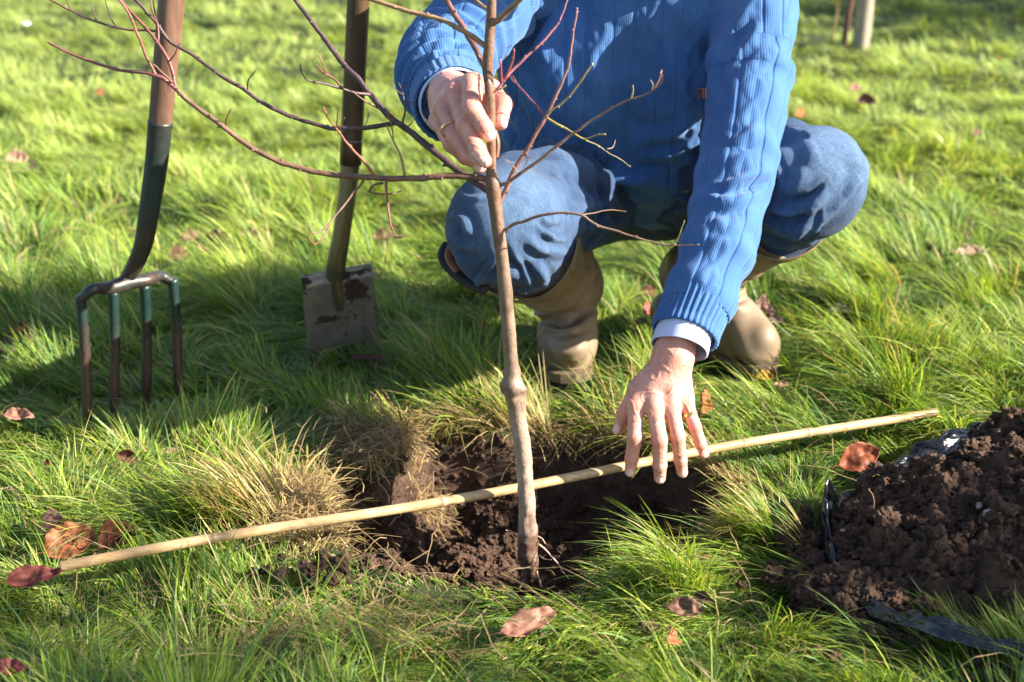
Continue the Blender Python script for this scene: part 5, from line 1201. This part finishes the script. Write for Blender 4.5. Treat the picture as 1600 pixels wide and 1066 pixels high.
leaf(1208, 506, 44, (.09, .045, .04), 'dark leaf under the crumpled pink-grey leaf by the right-hand boot', D(15), .9, D(30), 0, asp=.6)
leaf(1454, 556, 26, (.17, .08, .06), 'small dark upright leaf right of the brown leaf beyond the cane', D(70), .9, D(50), 0, asp=.6)
leaf(268, 706, 22, (.36, .22, .12), 'tiny tan leaf in sunlit grass right of the small curled dark leaf', D(20), .8, D(30), 0, asp=.5)
leaf(1098, 936, 36, (.12, .06, .05), 'small dark leaf right of the brown leaf in the front grass', D(-30), .9, D(30), 0, asp=.6)
# white petal
p = G(40, 37, .02); v, f = ico(2); m, nt, b = mat('white_petal'); b.inputs['Base Color'].default_value = (.8, .8, .78, 1)
setprops(mesh('petal', v * np.array([.016, .012, .006]) * (1 + .25 * fbm(v * 2, 2))[:, None] + p, f, m, org=tuple(p)), 'small white petal on the lawn in the far upper left', 'petal')

# ------------------------------------------------------------------ straw and roots hanging round the hole: loose straws
def straw(n, cx, cy, sx, sy, L0, zoff=.02):
    x = cx + rng.normal(size=n) * sx; y = cy + rng.normal(size=n) * sy
    if n == 1500: k_ = (hole_d(x, y) > 1.1) & (heapf(x, y)[1] < -.6) & (segd(x, y, *FEET[0][:2]) > .08) & (segd(x, y, *FEET[1][:2]) > .08); x, y = x[k_], y[k_]; n = len(x)
    z = ground(x, y) + zoff * rng.random(n); a = rng.random(n) * 6.28; e = (rng.random(n) - .35) * 1.2; Ls = L0 * (.4 + rng.random(n))
    C = np.zeros((n, 5, 3)); C[:, 0] = np.stack([x, y, z], 1)
    for k in range(4):
        ee = e - .35 * k * rng.random(n); aa = a + .3 * k * (rng.random(n) - .5); C[:, k + 1] = C[:, k] + np.stack([np.cos(aa) * np.cos(ee), np.sin(aa) * np.cos(ee), np.sin(ee)], 1) * (Ls / 4)[:, None]
    w_ = np.stack([-np.sin(a), np.cos(a), .3 * rng.normal(size=n)], 1) * .0006
    A, B = C - w_[:, None], C + w_[:, None]; V = np.stack([A, B], 2).reshape(-1, 3); b0 = (np.arange(n) * 10)[:, None]
    Q = np.concatenate([b0 + np.array([[2 * k, 2 * k + 1, 2 * k + 3, 2 * k + 2]]) for k in range(4)]); c = np.repeat(np.array([.40, .29, .15])[None] * (.5 + .8 * rng.random((n, 1))), 10, 0); return V, [Q], c
SS = [straw(2300, -.19, 1.915, .038, .045, .04, .03), straw(1700, -.30, 1.70, .05, .045, .045, .03), straw(700, .12, 2.0, .11, .016, .04), straw(90, -.2, 1.60, .07, .06, .03, .015), straw(50, .1, 1.74, .16, .12, .03, .01), straw(700, -.22, 1.42, .09, .04, .045, .04), straw(260, .26, 1.66, .03, .06, .04, .02), straw(60, .7, 1.62, .2, .12, .05, .12), straw(1500, 0., 1.75, .5, .35, .075, .05)]
V, F = join([(a, b_) for a, b_, c in SS]); setprops(mesh('dry_straw', V, F, M_GRASS, smooth=False, cols=np.concatenate([c for a, b_, c in SS])), 'dry straw-coloured grass and root threads at the rim of the hole', 'straw', kind='stuff')

# ------------------------------------------------------------------ leafy shade casters added out of view, for the heap and the grass
def shade_plant(name, label, cx, cy, blobs, nl, ls):
    o = thing(name, label, name, (cx, cy, -.03))
    st = []
    for k in range(9):
        a = k * 2.4; b0 = blobs[k % len(blobs)]; e = np.array(b0[0]) + .5 * np.array(b0[1]) * [math.cos(a), math.sin(a), .2]
        st.append(tube(spline([np.array([cx, cy, -.05]), np.array([cx, cy, 0]) * .6 + e * .4 + [0, 0, .1], e], 20), np.linspace(.018, .004, 20), 8))
    V, F = join(st); mesh('stem', V, F, M_BARK, o, cols=np.tile([[.12, .07, .05]], (len(V), 1)))
    P = []
    for c, r, n in blobs:
        q = rng.normal(size=(n, 3)); q = q / np.linalg.norm(q, axis=1)[:, None] * (rng.random((n, 1)) ** .4); P.append(np.array(c) + q * np.array(r))
    P = np.concatenate(P); P = P[fbm(P * 4.5, 2) > -.22]; n = len(P)
    a = nrm(rng.normal(size=(n, 3))); b_ = nrm(np.cross(a, rng.normal(size=(n, 3)))); l = ls * (.6 + .8 * rng.random((n, 1)))
    V = np.stack([P - a * l, P + b_ * l * .45, P + a * l, P - b_ * l * .45], 1).reshape(-1, 3); F = np.arange(4 * n).reshape(-1, 4)
    c = np.repeat(np.array([.07, .12, .03])[None] * (.6 + .8 * rng.random((n, 1))), 4, 0); mesh('foliage', V, F, M_LEAF, o, smooth=False, cols=c)
shade_plant('shade_plant', 'unseen leafy bush added on the right to shade the soil heap', 2.9, .95, [((2.9, 1.0, .95), (.36, .36, .36), 3000), ((2.95, .95, .5), (.40, .42, .42), 2000), ((2.9, .60, 1.78), (.30, .32, .52), 1000)], 0, .030)

shade_plant('tree', 'unseen leafy tree added far off on the right to shade the lawn', 6.6, 5.0, [((6.6, 5.1, 2.3), (1.0, .9, .8), 2600), ((6.8, 5.7, 3.1), (1.0, .9, .8), 1200)], 0, .06)  # tree out of view, added for the shade on the far lawn
GD = 1.0
grow_grass()

# ------------------------------------------------------------------ far off: stake with a young tree
m, nt, b = mat('grey_stake'); L(nt, ramp(nt, noiseN(nt, 2, 5, .7, objco(nt, 40, 40, 4)), [(.3, (.16, .13, .10)), (.7, (.34, .29, .23))]), b.inputs['Base Color']); b.inputs['Roughness'].default_value = .85; M_STAKE = m
g = G(1344, 78, -.03); C = np.array([g + [0, 0, z] for z in np.linspace(-.05, 1.45, 30)]); C[:, 0] += .004 * np.sin(C[:, 2] * 9)
V, F = tube(C, .030 + .001 * np.sin(C[:, 2] * 30), 20); cap_ = setprops(mesh('stake', V, F, M_STAKE, org=tuple(g)), 'round grey wooden stake standing far off on the lawn', 'stake')
g = G(1318, 74, -.03); yt = thing('young_tree', 'thin young tree beside the grey stake far off', 'tree', g)
J = [g + np.array([.0, 0, -.05]), g + [.004, 0, .1], g + [.022, 0, .25], g + [.03, .0, .7], g + [.01, .02, 1.4], g + [.03, .02, 2.1]]
V, F = tube(spline(J, 50), np.linspace(.013, .004, 50), 12); tk2 = mesh('trunk', V, F, M_BARK, yt, cols=np.tile([[.12, .06, .045]], (len(V), 1)))
for k in range(14):
    z0 = 1.0 + k * .075; a = k * 2.4; s0 = np.array([g[0] + .02, g[1] + .01, g[2] + z0]); dv = np.array([math.cos(a), math.sin(a), 1.1]); P_ = spline([s0, s0 + dv * .12, s0 + dv * np.array([.25, .25, .32])], 10)
    V, F = tube(P_, np.linspace(.004, .0012, 10), 6); mesh('branch', V, F, M_BARK, yt, cols=np.tile([[.14, .07, .05]], (len(V), 1)))
for a, b_ in ((1300, 60), (1330, 66)):
    g2 = G(a, b_ + 8, -.02); V, F = tube(spline([g2, g2 + [.01, 0, .12], g2 + [-.015, 0, .3], g2 + [-.02, 0, .5]], 14), .0028, 6)
    setprops(mesh('dry_stalk', V, F, M_GRASS, cols=np.tile([[.55, .42, .26]], (len(V), 1)), org=tuple(g2)), 'thin pale dry stalk %s far off' % ('left of the young tree' if a == 1300 else 'between the young tree and the stake'), 'stalk', 'dry stalks by the stake')
print('total', time.time() - T0)
